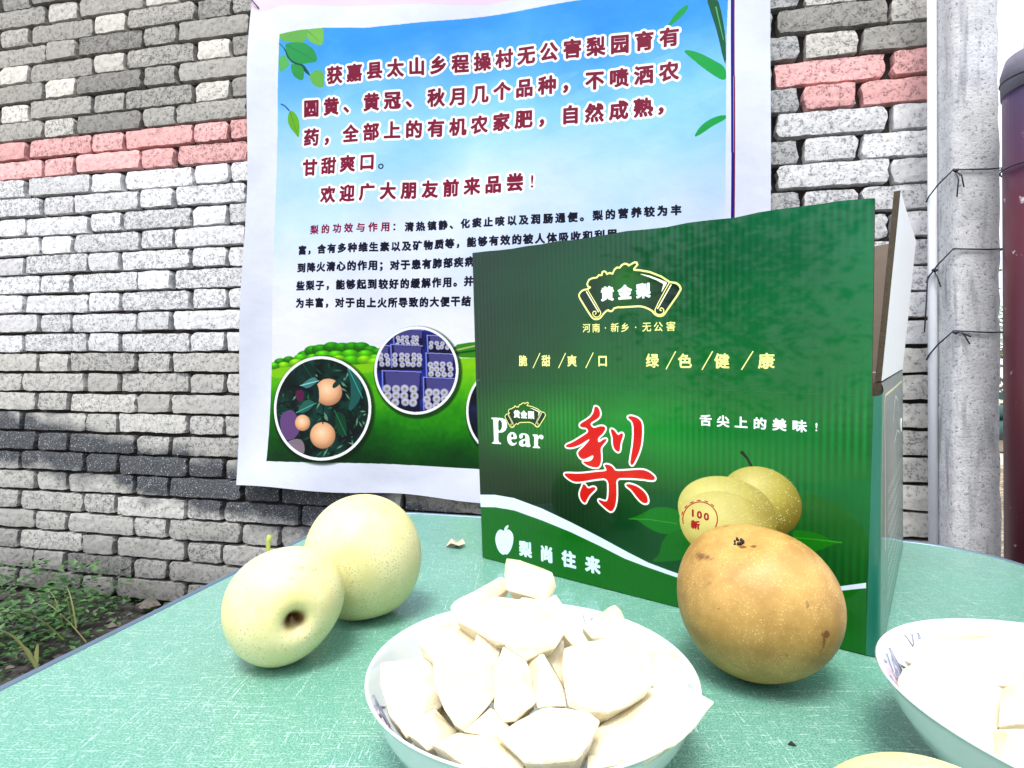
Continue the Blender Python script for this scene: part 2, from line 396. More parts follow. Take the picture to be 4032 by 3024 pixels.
    def ball(s, cx, cy, rx, ry, c_hi, c_mid, c_lo, light=(-.35, -.45)):            # printed picture of a fruit
        (px, py), = s.P([(cx, cy)]); kx, ky = s.sc(cx, cy); rx *= kx; ry *= ky
        x0, y0 = int(px-rx)-2, int(py-ry)-2; X, Y = np.meshgrid(np.arange(x0, x0+int(2*rx)+5), np.arange(y0, y0+int(2*ry)+5))
        u = (X-px)/rx; v = (Y-py)/ry; m = np.clip((1-np.sqrt(u*u+v*v))*min(rx, ry)/1.5, 0, 1)
        d = np.sqrt((u-light[0])**2+(v-light[1])**2)/1.5; d = np.clip(d, 0, 1)[..., None]
        c = np.where(d < .5, np.array(c_hi)*(1-d*2)+np.array(c_mid)*d*2, np.array(c_mid)*(2-2*d)+np.array(c_lo)*(2*d-1))
        c = c*(1+.06*(RNG.random(u.shape)[..., None]-.5)); s.put(m, x0, y0, c)
    def image(s, name, gain=1.0):
        im = bpy.data.images.new(name, s.w, s.h, alpha=False); px = np.ones((s.h, s.w, 4), np.float32)
        px[..., :3] = np.clip(s.a[::-1], 0, 1); im.pixels.foreach_set(px.ravel()); im.update(); im.pack(); return im
def print_mat(name, img, gain=1.0, gamma=1.0, rough=.4, coat=0.0, coatr=.1, bump=None, spec=.5, sss=0):
    m = NM(name); tx = m.add('ShaderNodeTexImage', image=img, interpolation='Linear', extension='EXTEND')
    uv = m.add('ShaderNodeTexCoord'); m.l.new(uv.outputs['UV'], tx.inputs[0])
    g = m.add('ShaderNodeGamma'); m.l.new(tx.outputs[0], g.inputs[0]); g.inputs[1].default_value = gamma
    col = m.mix(1.0, g.outputs[0], (gain, gain, gain), 'MULTIPLY')
    m.set(color=col, rough=rough, coat=coat, coatr=coatr, spec=spec)
    if bump: bump(m, uv.outputs['UV'])
    return m.m

# ================================================================== POSTER PRINT
PC = [(1000, -10), (3033, -262), (3040, 2050), (936, 1908)]            # its corners TL, TR, BR, BL
def C4(x, y): return (980+x/1.8433, y/1.8433)
def C5(x, y): return (1900+x/1.843, y/1.843)
def C7(x, y): return (900+x/2.074, 1200+y/2.074)
def K(x, y): return (x*1.8228, y*1.8228)                                # from the 2212-wide view
cv = Canvas(1800, 1850, PC)
H_, W_ = cv.h, cv.w
nz = smooth_noise((H_, W_), 7)*.6+smooth_noise((H_, W_), 22)*.3+smooth_noise((H_, W_), 70)*.1
cv.a[:] = np.array([.90, .92, .97])*(1+.05*(nz[..., None]-.5))
cv.poly([(900, -40), (3100, -330), (3100, -200), C5(0, 25), (1450, 28), (1120, 30), (1030, 60), (940, 30)], (.93, .85, .93), .8)
panel = [(1110, 144), (1180, 128), (1278, 115), (1380, 113), (1441, 115), (1577, 103), (1794, 73), (2225, 11), (2600, -42), (2868, -82),
         (2858, 163), (2855, 500), (2853, 1050), (2853, 2000), (2700, 1940), C7(2015, 1337), C7(1400, 1305), C7(330, 1272), C7(357, 480), (1085, 797), (1098, 400)]
Pp = cv.P(panel); pm, px0, py0 = cv.pmask(Pp)
yy = (np.arange(pm.shape[0])+py0)[:, None]; xx = (np.arange(pm.shape[1])+px0)[None]
def Yc(x, y): return cv.P([(x, y)])[0][1]
t = np.clip((yy-Yc(1500, 110))/(Yc(1500, 1300)-Yc(1500, 110)), 0, 1)+0*xx
stops = [0, .12, .3, .5, .7, 1]; cols = np.array([(.30, .68, .96), (.44, .74, .97), (.62, .84, .99), (.76, .88, .99), (.88, .92, .99), (.94, .95, .99)])
nn = nz[np.clip(yy, 0, H_-1)[:, 0]][:, np.clip(xx, 0, W_-1)[0]]
tt = np.clip(t+.22*(nn-.5)+.04*np.sin(xx/170.+yy/90.), 0, 1)
skyc = np.stack([np.interp(tt, stops, cols[:, k]) for k in range(3)], -1)
cv.put(pm, px0, py0, skyc)
clip = np.zeros((H_, W_), np.float32); tmp = np.ones((H_, W_, 3)); 
cl = np.zeros((H_, W_), np.float32); a_, b_ = max(0, py0), max(0, px0)
cl[a_:py0+pm.shape[0], b_:px0+pm.shape[1]] = pm[a_-py0:H_-py0, b_-px0:W_-px0]; cv.clip = cl
# soft cloud streaks
for i in range(9):
    x = 1250+i*190; y = 330+((i*37) % 5)*70
    cv.poly([(x, y+60), (x+250, y-60), (x+520, y-150), (x+300, y-20), (x+60, y+80)], (.75, .90, 1.0), .16, smooth=3)
# green field
fm = cv.P([C7(340, 470), C7(2100, 430), (2900, 1420), (2900, 2060), C7(2015, 1360), C7(300, 1290)]); m_, mx, my = cv.pmask(fm)
ty = np.clip((np.arange(m_.shape[0])[:, None]+my-Yc(1500, 1420))/(Yc(1500, 1830)-Yc(1500, 1420)), 0, 1)+0*np.arange(m_.shape[1])[None]
ty = np.clip(ty+.18*(smooth_noise(m_.shape, 6)-.5)+.08*(smooth_noise(m_.shape, 40)-.5), 0, 1)
fs = [0, .25, .5, .75, 1]; fcq = np.array([(.60, .84, .12), (.42, .76, .06), (.22, .62, .04), (.06, .44, .10), (.02, .30, .14)])
cv.put(m_, mx, my, np.stack([np.interp(ty, fs, fcq[:, k]) for k in range(3)], -1))
# bush line
rb = random.Random(3)
for (x, y, r, g) in [(430, 470, 45, 0), (500, 450, 40, 0), (640, 420, 60, 0), (700, 380, 60, 0), (600, 440, 50, 1), (760, 370, 60, 0), (850, 350, 60, 0), (930, 355, 60, 0), (1010, 350, 60, 0), (1080, 345, 55, 0), (1150, 370, 50, 0), (1210, 390, 50, 0),
                     (700, 440, 50, 1), (780, 420, 60, 1), (880, 420, 60, 1), (990, 410, 60, 1), (1110, 410, 55, 1), (1190, 440, 50, 1), (460, 500, 45, 2), (380, 500, 35, 1), (560, 480, 50, 2), (900, 450, 50, 2), (1000, 460, 60, 1), (1100, 450, 50, 2), (1180, 470, 50, 2)]:
    x, y = C7(x, y); c = [(.22, .55, .06), (.36, .70, .08), (.52, .80, .10)][g]
    cv.ball(x, y, r/2.07*1.25, r/2.07*.8, tuple(min(1, q*1.45) for q in c), c, tuple(q*.75 for q in c), (-.2, -.6))
cv.poly([C7(340, 520), C7(600, 500), C7(1000, 490), C7(1200, 470), C7(1200, 560), C7(350, 620)], (.60, .84, .12), .9, smooth=2)
cv.poly([C7(1810, 330), C7(2020, 295), (2900, 1300), (2900, 1450), C7(2020, 430), C7(1860, 430)], (.30, .62, .12), 1, smooth=1)
cv.line([C7(1840, 370), C7(2020, 330)], 5, (.75, .80, .6)); cv.line([C7(1840, 395), C7(2020, 370)], 7, (.12, .42, .10))
# leaves, top left; G = photo px of the leaf close-up
def G(x, y): return (1080+x/3.528, 90+y/3.528)
def leaf(pts, c, vein=None):
    cv.poly(pts, c, 1, smooth=2)
    if vein: cv.line(vein, [3, 1], tuple(q*.8 for q in c), .8)
cv.line([G(95, 310), G(180, 395), G(240, 530), G(400, 610), G(500, 735)], [3, 3, 14, 16, 5], (.05, .42, .38), smooth=1)
leaf([G(100, 190), G(300, 100), G(500, 90), G(480, 230), G(430, 310), G(330, 360), G(280, 290), G(160, 290), G(100, 240)], (.50, .75, .42))
leaf([G(500, 90), G(690, 60), G(705, 200), G(685, 335), G(600, 325), G(520, 290), G(475, 230)], (.55, .79, .42), [G(500, 150), G(640, 280)])
leaf([G(170, 320), G(300, 300), G(450, 300), G(560, 380), G(600, 450), G(615, 555), G(500, 575), G(400, 595), G(280, 560), G(215, 480)], (.24, .68, .42), [G(200, 340), G(590, 540)])
leaf([G(85, 520), G(160, 470), G(220, 520), G(240, 600), G(200, 660), G(110, 715), G(90, 640)], (.45, .77, .48))
leaf([G(245, 590), G(330, 600), G(410, 620), G(435, 700), G(415, 820), G(340, 800), G(270, 740)], (.27, .68, .40))
leaf([G(500, 735), G(560, 680), G(640, 655), G(690, 700), G(700, 900), G(620, 905), G(540, 860), G(510, 800)], (.50, .76, .40))
cv.line([G(110, 1140), G(160, 1165), G(215, 1225)], 4, (.05, .12, .65))
leaf([G(215, 1225), G(260, 1225), G(320, 1290), G(352, 1390), G(340, 1610), G(290, 1540), G(215, 1450), G(185, 1350)], (.50, .76, .24), [G(225, 1240), G(330, 1580)])
# bamboo, top right
cv.poly([C5(1620, -10), C5(1700, -10), C5(1735, 120), C5(1760, 280), C5(1765, 490), C5(1740, 430), C5(1700, 240), C5(1650, 90)], (.03, .45, .32), 1, smooth=1)
cv.line([C5(1690, 60), C5(1745, 300)], [4, 9, 2], (.45, .78, .55))
def blade(pts): cv.poly(pts, (.08, .70, .38), 1, smooth=2)
blade([C5(1500, 32), C5(1440, 60), C5(1380, 120), C5(1330, 210), C5(1400, 160), C5(1470, 100)])
blade([C5(1440, 362), C5(1550, 380), C5(1680, 450), C5(1765, 500), C5(1765, 612), C5(1640, 540), C5(1520, 440)])
blade([C5(1520, 1018), C5(1580, 920), C5(1680, 860), C5(1765, 842), C5(1765, 875), C5(1660, 930), C5(1580, 990)])
blade([C5(1340, 200), C5(1270, 290), C5(1250, 330), C5(1310, 260)])
cv.clip = None
# double line in the right margin
cv.line([(2879, -240), (2882, 1000), (2884, 2040)], 7, (.16, .12, .62)); cv.line([(2887, -240), (2890, 1000), (2892, 2040)], 4, (.55, .08, .35))
# lettering
RED = (.58, .0, .30); NAVY = (.0, .0, .22)
cv.text('获嘉县太山乡程操村无公害梨园育有', K(725, 163), K(1447, 80), 73, RED, .040, 8, wf=.93)
cv.text('圆黄、黄冠、秋月几个品种，不喷洒农', K(674, 234), K(1446, 155), 73, RED, .040, 8, wf=.93)
cv.text('药，全部上的有机农家肥，自然成熟', K(673, 296), K(1391, 233), 73, RED, .040, 8, wf=.93)
cv.text('，', K(1440, 229), K(1441, 229), 73, RED, .040, 8)
cv.text('甘甜爽口', K(670, 361), K(795, 350), 68, RED, .040, 8, wf=.93)
cv.text('。', K(836, 348), K(837, 348), 68, NAVY, .008)
cv.text('欢迎广大朋友前来品尝', K(711, 421), K(1114, 394), 70, RED, .040, 8, wf=.93)
cv.text('!', K(1150, 391), K(1151, 391), 70, RED, .01, 7)
cv.text('梨的功效与作用', K(683, 498), K(834, 490), 38, RED, .036, wf=.95)
cv.text('：', K(858, 489), K(859, 489), 38, NAVY, .03)
cv.text('清热镇静、化痰止咳以及润肠通便。梨的营养较为丰', K(884, 489), K(1460, 457), 39, NAVY, .047, wf=.95)
cv.text('富，含有多种维生素以及矿物质等，能够有效的被人体吸收和利用', K(657, 542), K(1323, 507), 39, NAVY, .047, wf=.95)
cv.text('到降火清心的作用；对于患有肺部疾病', K(656, 580), K(1015, 565), 39, NAVY, .047, wf=.95)
cv.text('些梨子，能够起到较好的缓解作用。并', K(654, 619), K(1013, 607), 39, NAVY, .047, wf=.95)
cv.text('为丰富，对于由上火所导致的大便干结', K(653, 656), K(1007, 650), 39, NAVY, .047, wf=.95)
# the round pictures
def disc(cx, cy, rx, ry, ring):
    cv.clip = None
    cx, cy = C7(cx, cy); (px, py), = cv.P([(cx, cy)]); kx, ky = cv.sc(cx, cy); rx *= kx/2.074; ry *= ky/2.074
    Y, X = np.ogrid[:H_, :W_]; d = np.sqrt(((X-px)/rx)**2+((Y-py)/ry)**2); dsh = np.sqrt(((X-px-6)/rx)**2+((Y-py-7)/ry)**2)
    sh = np.clip((1.07-dsh)/.05, 0, 1)*.6; cv.put(sh, 0, 0, (.02, .15, .05))
    cv.put(d < 1, 0, 0, (.98, .98, 1.0)); cv.clip = (d < 1-ring).astype(np.float32)
rp = random.Random(5)
disc(757, 843, 388, 425, .055)
bgc = np.array([.08, .22, .20])*(0.6+1.1*smooth_noise((H_, W_), 60)[..., None]); cv.put(np.ones((H_, W_)), 0, 0, bgc)
for i in range(260):
    x = rp.uniform(380, 1140); y = rp.uniform(430, 1260); a = rp.uniform(0, 6.3); L = rp.uniform(12, 45)
    c = rp.choice([(.12, .34, .24), (.30, .52, .42), (.06, .16, .16), (.55, .72, .62), (.18, .42, .30)])
    if y < 850 and x < 1000 and rp.random() < .5: c = (.05, .15, .14)
    q = [(x, y), (x+L*math.cos(a)-8*math.sin(a), y+L*math.sin(a)+8*math.cos(a)), (x+2*L*math.cos(a), y+2*L*math.sin(a)), (x+L*math.cos(a)+8*math.sin(a), y+L*math.sin(a)-8*math.cos(a))]
    cv.poly([C7(*p) for p in q], c, .85)
cv.poly([C7(430, 890), C7(540, 840), C7(600, 1000), C7(560, 1090), C7(470, 1110), C7(430, 1000)], (.50, .38, .58), 1, smooth=2)
cv.poly([C7(545, 700), C7(620, 690), C7(620, 780), C7(570, 790)], (.45, .18, .38), 1, smooth=2)
cv.poly([C7(480, 1110), C7(620, 1080), C7(640, 1240), C7(520, 1160)], (.60, .55, .60), 1, smooth=2)
for q, c in (([(950, 470), (1060, 600), (1080, 760), (960, 900), (1000, 700)], (.20, .46, .44)), ([(600, 460), (700, 480), (720, 640), (640, 640)], (.08, .26, .22)),
             ([(860, 860), (950, 900), (960, 1080), (880, 1060)], (.12, .36, .26)), ([(560, 880), (640, 760), (720, 800), (640, 880)], (.25, .48, .44)), ([(590, 660), (700, 580), (740, 620), (650, 690)], (.38, .58, .58))):
    cv.poly([C7(*p) for p in q], c, 1, smooth=1)
    cv.line([C7(*q[0]), C7(*q[2])], 3, tuple(min(1, k*1.6) for k in c))
cv.line([C7(430, 670), C7(560, 655), C7(700, 720)], 9, (.10, .12, .20), smooth=1); cv.line([C7(1090, 1030), C7(900, 1100)], 9, (.12, .14, .22))
for x, y, rx, ry in ((815, 712, 108, 112), (612, 962, 62, 68), (770, 1065, 100, 110)):
    cv.ball(*C7(x, y), rx/2.07, ry/2.07, (1.0, .90, .78), (.93, .75, .60), (.60, .44, .36), (-.1, -.2))
cv.poly([C7(840, 660), C7(900, 590), C7(930, 620), C7(860, 690)], (.12, .34, .32), 1, smooth=2)
cv.poly([C7(690, 640), C7(740, 650), C7(745, 800), C7(700, 800)], (.08, .26, .26), 1, smooth=2)
cv.line([C7(775, 830), C7(772, 970)], 4, (.05, .08, .08))
disc(1518, 533, 348, 362, .06)
cv.put(np.ones((H_, W_)), 0, 0, np.array([.16, .22, .55])*(0.7+.6*smooth_noise((H_, W_), 80)[..., None]))
def crate(x0, y0, x1, y1, sk):
    cv.poly([C7(x0, y0), C7(x1, y0+12), C7(x1-6, y1), C7(x0+8, y1)], (.12, .13, .36)); cv.poly([C7(x0+22, y0+8), C7(x1-8, y0+20), C7(x1-16, y0+(y1-y0)*.5), C7(x0+34, y0+(y1-y0)*.45)], (.38, .37, .60))
    cv.poly([C7(x0+30, y0+(y1-y0)*.45), C7(x1-14, y0+(y1-y0)*.5), C7(x1-12, y1-14), C7(x0+20, y1-10)], (.09, .08, .28))
    cv.line([C7(x0, y0), C7(x0+8, y1)], 5, (.55, .60, .90)); cv.line([C7(x0, y0), C7(x1, y0+12)], 4, (.60, .62, .88)); cv.line([C7(x0+8, y1), C7(x1, y1)], 7, (.05, .06, .16))
    r = sk; y = y0+(y1-y0)*.45
    while y < y1-r*.8:
        x = x0+40
        while x < x1-r*.6:
            dx = rp.uniform(-9, 9); cv.ball(*C7(x+dx, y+rp.uniform(-4, 4)), r/2.07, r/2.07, (.92, .92, .98), (.74, .74, .84), (.42, .42, .62), (0, -.1))
            cv.ball(*C7(x+dx, y), r*.45/2.07, r*.45/2.07, (.72, .72, .60), (.66, .66, .50), (.50, .48, .40), (0, 0)); cv.ball(*C7(x+dx, y), r*.13/2.07, r*.13/2.07, (.1, .1, .2), (.1, .1, .2), (.1, .1, .2), (0, 0))
            x += r*2.0
        y += r*1.5
for q in ((1190, 320, 1300, 520, 24), (1330, 190, 1580, 350, 20), (1610, 245, 1860, 390, 22), (1310, 320, 1570, 520, 25), (1600, 390, 1840, 600, 27), (1240, 535, 1560, 870, 37), (1580, 590, 1850, 870, 36)): crate(*q)
cv.clip = None
disc(2290, 870, 360, 390, .055)
cv.put(np.ones((H_, W_)), 0, 0, np.array([.10, .13, .22])*(0.5+1.4*smooth_noise((H_, W_), 90)[..., None])); cv.clip = None
cv.a *= (1+.03*(nz[..., None]-.5)); IMG_POSTER = cv.image('poster_print')
def poster_bump(m, uv):
    n = m.noise(m.coord(src=uv, scale=(1, 1, 1)), 7, 4, .55); m.bump(n, .40, .012)
M_POSTER = print_mat('poster_print', IMG_POSTER, .78, 1.35, .6, .0, .3, poster_bump, .15)
M_POSTERB = plain('poster_back', (.7, .7, .72), .6, .03)

# ================================================================== BOX FRONT PRINT
BC = [(1860, 999), (3444, 777), (3409, 2583), (1900, 2197)]
def B4(x, y): return (1800+x/1.3012, 900+y/1.3012)
def B5(x, y): return (1800+x/1.3012, 1500+y/1.3012)
def BL_(x, y): return (2180+x/3.317, 1560+y/3.317)          # close-up of the large character
def BE(x, y): return (2250+x/4.424, 1000+y/4.424)           # close-up of the emblem
def BP(x, y): return (1900+x/5.927, 1540+y/5.927)           # close-up of the latin word
cb = Canvas(1700, 1560, BC); Hb, Wb = cb.h, cb.w
Y, X = np.mgrid[:Hb, :Wb]; u = X/Wb; v = Y/Hb
base = np.stack([.0*u, .22+.21*u+.07*np.exp(-((u-.55)/.3)**2-((v-.42)/.25)**2), .12+.16*u*(1-v)], -1)
refl_glow = np.exp(-((u-.30)/.42)**2-((v-.55)/.13)**2); base += refl_glow[..., None]*np.array([.10, .20, .05])  # bright mid band: part print gradient, part reflection painted into the colour
wash = (smooth_noise((Hb, Wb), 6)*1.5-.35).clip(0, 1)*(.6+.4*smooth_noise((Hb, Wb), 90)); base *= (1+.16*np.sin(X*2*np.pi/23.)*wash+.10*(smooth_noise((Hb, Wb), 10)-.5))[..., None]
dark = np.exp(-((u-.30)/.28)**2-((v-.78)/.14)**2)+.7*np.exp(-((u-.85)/.3)**2-((v-.86)/.12)**2); base *= (1-.32*np.clip(dark, 0, 1))[..., None]
cb.a[:] = np.clip(base, 0, 1)
# lower wave: bright green field under a white line
wt = [(100, 590), (200, 592), (300, 610), (450, 665), (600, 735), (750, 810), (900, 890), (1000, 940), (1100, 978), (1250, 1030), (1450, 1075), (1650, 1090), (1800, 1083), (1940, 1065), (2095, 1043)]
wb = [(100, 652), (200, 655), (300, 672), (450, 725), (600, 785), (750, 855), (880, 920), (1000, 965), (1100, 1000), (1250, 1050), (1450, 1095), (1650, 1110), (1800, 1103), (1940, 1087), (2095, 1070)]
cb.poly([B5(*p) for p in wb]+[(3412, 2650), (1850, 2300)], (.03, .42, .06))
cb.poly([B5(*p) for p in wt]+[B5(*p) for p in wb[::-1]], (.86, .90, .99))
# leaves
def bleaf(pts, c=(.06, .46, .08)): cb.poly([B5(*p) for p in pts], c, 1, smooth=2)
bleaf([(900, 720), (960, 700), (1030, 660), (1110, 660), (1180, 690), (1200, 760), (1140, 800), (1060, 795), (990, 760), (950, 725)])
cb.line([B5(905, 720), B5(1000, 722), B5(1150, 745)], [4, 3], (.20, .60, .16))
bleaf([(1015, 935), (1060, 905), (1070, 840), (1110, 790), (1200, 770), (1230, 860), (1180, 930), (1100, 935), (1050, 938)], (.05, .42, .07))
bleaf([(1980, 840), (1930, 835), (1880, 800), (1800, 780), (1730, 775), (1740, 850), (1800, 890), (1870, 880), (1930, 850)])
cb.line([B5(1975, 840), B5(1850, 825), B5(1740, 815)], [4, 3], (.20, .60, .16))
# printed pears with water drops
cb.line([B5(1482, 378), B5(1505, 405), B5(1535, 460)], [14, 9, 8], (.08, .12, .06))
def B5s(c, y): return B5(c, y)
cb.ball(*B5(1565, 635), 205/1.3, 185/1.3, (.90, .86, .60), (.70, .66, .32), (.36, .32, .10), (-.15, -.45))
cb.ball(*B5(1393, 690), 248/1.3, 188/1.3, (.93, .90, .62), (.80, .76, .44), (.52, .47, .20), (-.25, -.35))
cb.ball(*B5(1390, 760), 235/1.3, 180/1.3, (.90, .86, .58), (.82, .77, .46), (.55, .48, .20), (-.25, -.35))
rd = random.Random(11)
for i in range(900):
    a = rd.uniform(0, 6.283); r = math.sqrt(rd.random()); q = rd.random() < .55
    x, y = (1393+236*r*math.cos(a), 690+176*r*math.sin(a)) if q else (1575+190*r*math.cos(a), 625+170*r*math.sin(a))
    if 1190 < x < 1370 and 640 < y < 800: continue
    s_ = rd.choice([1.4, 1.8, 2.2, 3.4]); (px, py), = cb.P([B5(x, y)])
    cb.line([B5(x, y), B5(x+.5, y+1)], s_, (.97, .95, .80), .75); cb.line([B5(x, y+2), B5(x+.5, y+3)], s_*.6, (.45, .40, .15), .5)
# red stamp
cc = [B5(1268+88*math.cos(a), 722+88*math.sin(a)) for a in np.linspace(-3.4, 1.1, 60)]
cb.line(cc, 4, (.66, .08, .06)); cc = [B5(1268+96*math.cos(a), 722+96*math.sin(a)) for a in np.linspace(-2.9, -.6, 30)]
for i in range(0, 28, 5): cb.line(cc[i:i+3], 4, (.66, .08, .06))
cb.text('100', B5(1232, 690), B5(1300, 708), 38, (.66, .08, .06), .04, wf=1.0)
cb.text('新', B5(1246, 752), B5(1247, 752), 34, (.66, .08, .06), .05)
# emblem
YEL = (.98, .96, .62)
def emblem(T, w, glowy=True):
    o = [(350, 625), (270, 635), (205, 700), (200, 750), (230, 810), (400, 1080), (450, 1140), (510, 1155), (570, 1135), (610, 1090), (640, 1045), (715, 985), (740, 1010), (790, 1010), (830, 945), (1040, 935), (1200, 925), (1320, 925), (1480, 990), (1540, 1065), (1610, 1100), (1690, 1085), (1740, 1010), (1990, 650), (1985, 580), (1920, 515), (1800, 500)]
    top = [(1800, 500), (1650, 400), (1450, 320), (1290, 290), (1180, 280), (1175, 260), (1235, 190), (1220, 150), (1180, 148), (1080, 205), (1060, 180), (1010, 170), (960, 195), (925, 240), (870, 240), (830, 275), (795, 350), (745, 335), (695, 355), (680, 320), (650, 305), (615, 320), (605, 375), (550, 375), (520, 415), (430, 430), (375, 460), (345, 530), (360, 575), (400, 590), (350, 625)]
    if glowy:
        m_, mx, my = cb.pmask(cb.P([T(*p) for p in o+top])); (gx, gy), = cb.P([T(1030, 520)]); r = cb.sc(*T(1000, 600))[0]*abs(T(600, 0)[0]-T(0, 0)[0])
        YY, XX = np.mgrid[:m_.shape[0], :m_.shape[1]]; g = np.exp(-(((XX+mx-gx)/(r*.8))**2+((YY+my-gy)/(r*.8))**2))[..., None]
        cb.put(m_, mx, my, np.array([0, .17, .13])*(1-g)+np.array([.02, .42, .03])*g)
    cb.line([T(*p) for p in o], w, YEL, smooth=1); cb.line([T(*p) for p in top], w, YEL)
    cb.line([T(350, 625), T(580, 1010), T(590, 1060), T(540, 1115), T(480, 1110), T(440, 1065), T(450, 1020), T(490, 1005), T(510, 1040), T(490, 1065)], w*.55, YEL, smooth=1)
    cb.line([T(335, 670), T(545, 1020)], w*.7, (1, 1, .85))
    cb.line([T(1790, 510), T(1540, 970), T(1545, 1040), T(1610, 1075), T(1690, 1050), T(1700, 980), T(1650, 945), T(1620, 990), T(1655, 1000)], w*.55, YEL, smooth=1)
    cb.line([T(1820, 550), T(1590, 960)], w*.7, (1, 1, .85))
    cb.line([T(1295, 358), T(1450, 400), T(1600, 460), T(1720, 520), T(1660, 665)], [w*.3, w*.9, w*1.1, w*1.6, w*.3], (1, 1, .92))
emblem(BE, 8)
cb.text('黄金梨', BE(712, 702), BE(1345, 650), 58, (.97, .98, 1), .056, wf=1.0)
def BEs(x, y): return (1900+(x*.548+445)/5.927, 1540+(y*.615+165+x*.02)/5.927)
emblem(BEs, 4)
cb.text('黄金梨', BP(847, 565), BP(1195, 588), 31, (.97, .98, 1), .06, wf=.95)
cb.text('河南·新乡·无公害', B4(685, 514), B4(1122, 505), 38, YEL, .018, xs=[0, .125, .24, .36, .485, .605, .735, .865, 1.0])
cb.text('脆甜爽口', B4(350, 680), B4(770, 680), 46, YEL, .026, xs=[0, .31, .64, 1.0], wf=.95)
for a, b in (((402, 715), (438, 642)), ((537, 715), (573, 642)), ((680, 715), (718, 640)), ((1096, 722), (1144, 634)), ((1280, 724), (1332, 634)), ((1480, 724), (1536, 634))): cb.line([B4(*a), B4(*b)], 4.5, YEL)
cb.text('绿色健康', B4(1028, 680), B4(1607, 682), 60, YEL, .026, xs=[0, .31, .64, 1.0], wf=.95)
cb.text('舌尖上的美味', B5(1300, 208), B5(1772, 236), 49, (.95, .97, 1), .034)
cb.text('!', B5(1852, 240), B5(1853, 240), 48, (.95, .97, 1), .01)
cb.text('梨尚往来', B5(362, 868), B5(716, 950), 62, (.84, .90, 1), .052)
# latin word with serifs
WH = (.97, .98, .99)
cb.poly([BP(*p) for p in [(220, 648), (300, 645), (470, 655), (560, 690), (605, 780), (600, 880), (560, 960), (490, 1000), (390, 1005), (392, 1180), (410, 1235), (460, 1250), (455, 1278), (235, 1262), (238, 1238), (275, 1225), (285, 1180), (270, 720), (255, 685), (222, 672)]], WH)
e_in = [(388, 690), (388, 965), (440, 955), (478, 900), (485, 780), (455, 715)]
bgp = tuple(cb.a[int(cb.P([BP(300, 580)])[0][1]), int(cb.P([BP(300, 580)])[0][0])])
cb.poly([BP(*p) for p in e_in], bgp, smooth=1)
cb.poly([BP(*p) for p in [(845, 1158), (840, 1090), (810, 1020), (730, 985), (660, 1010), (612, 1080), (605, 1160), (630, 1250), (690, 1310), (760, 1315), (820, 1285), (845, 1235), (835, 1225), (790, 1262), (750, 1255), (710, 1215), (698, 1158)]], WH, smooth=1)
cb.poly([BP(*p) for p in [(700, 1115), (765, 1118), (755, 1050), (725, 1030), (702, 1060)]], bgp, smooth=1)
cb.poly([BP(*p) for p in [(900, 1110), (905, 1050), (950, 1022), (1040, 1022), (1110, 1050), (1145, 1110), (1150, 1270), (1175, 1310), (1170, 1340), (1100, 1355), (1050, 1320), (990, 1342), (920, 1325), (888, 1270), (900, 1210), (960, 1170), (1050, 1150), (1050, 1080), (1010, 1050), (985, 1065), (985, 1120), (950, 1150), (915, 1145)]], WH, smooth=1)
cb.poly([BP(*p) for p in [(1050, 1185), (1050, 1275), (1010, 1285), (988, 1255), (1000, 1205)]], bgp, smooth=1)
cb.poly([BP(*p) for p in [(1225, 1048), (1345, 1052), (1350, 1105), (1385, 1065), (1440, 1055), (1480, 1085), (1485, 1135), (1460, 1168), (1425, 1165), (1400, 1135), (1365, 1150), (1352, 1190), (1352, 1320), (1400, 1355), (1400, 1378), (1228, 1370), (1228, 1348), (1262, 1325), (1265, 1110), (1228, 1075)]], WH)
# apple mark
cb.poly([B5(*p) for p in [(245, 775), (222, 763), (200, 790), (198, 830), (215, 875), (240, 895), (250, 888), (262, 895), (285, 865), (297, 820), (292, 785), (270, 765), (255, 772)]], (.86, .91, 1), smooth=2)
cb.poly([B5(*p) for p in [(245, 772), (250, 755), (270, 742), (268, 760), (252, 775)]], (.86, .91, 1), smooth=1)
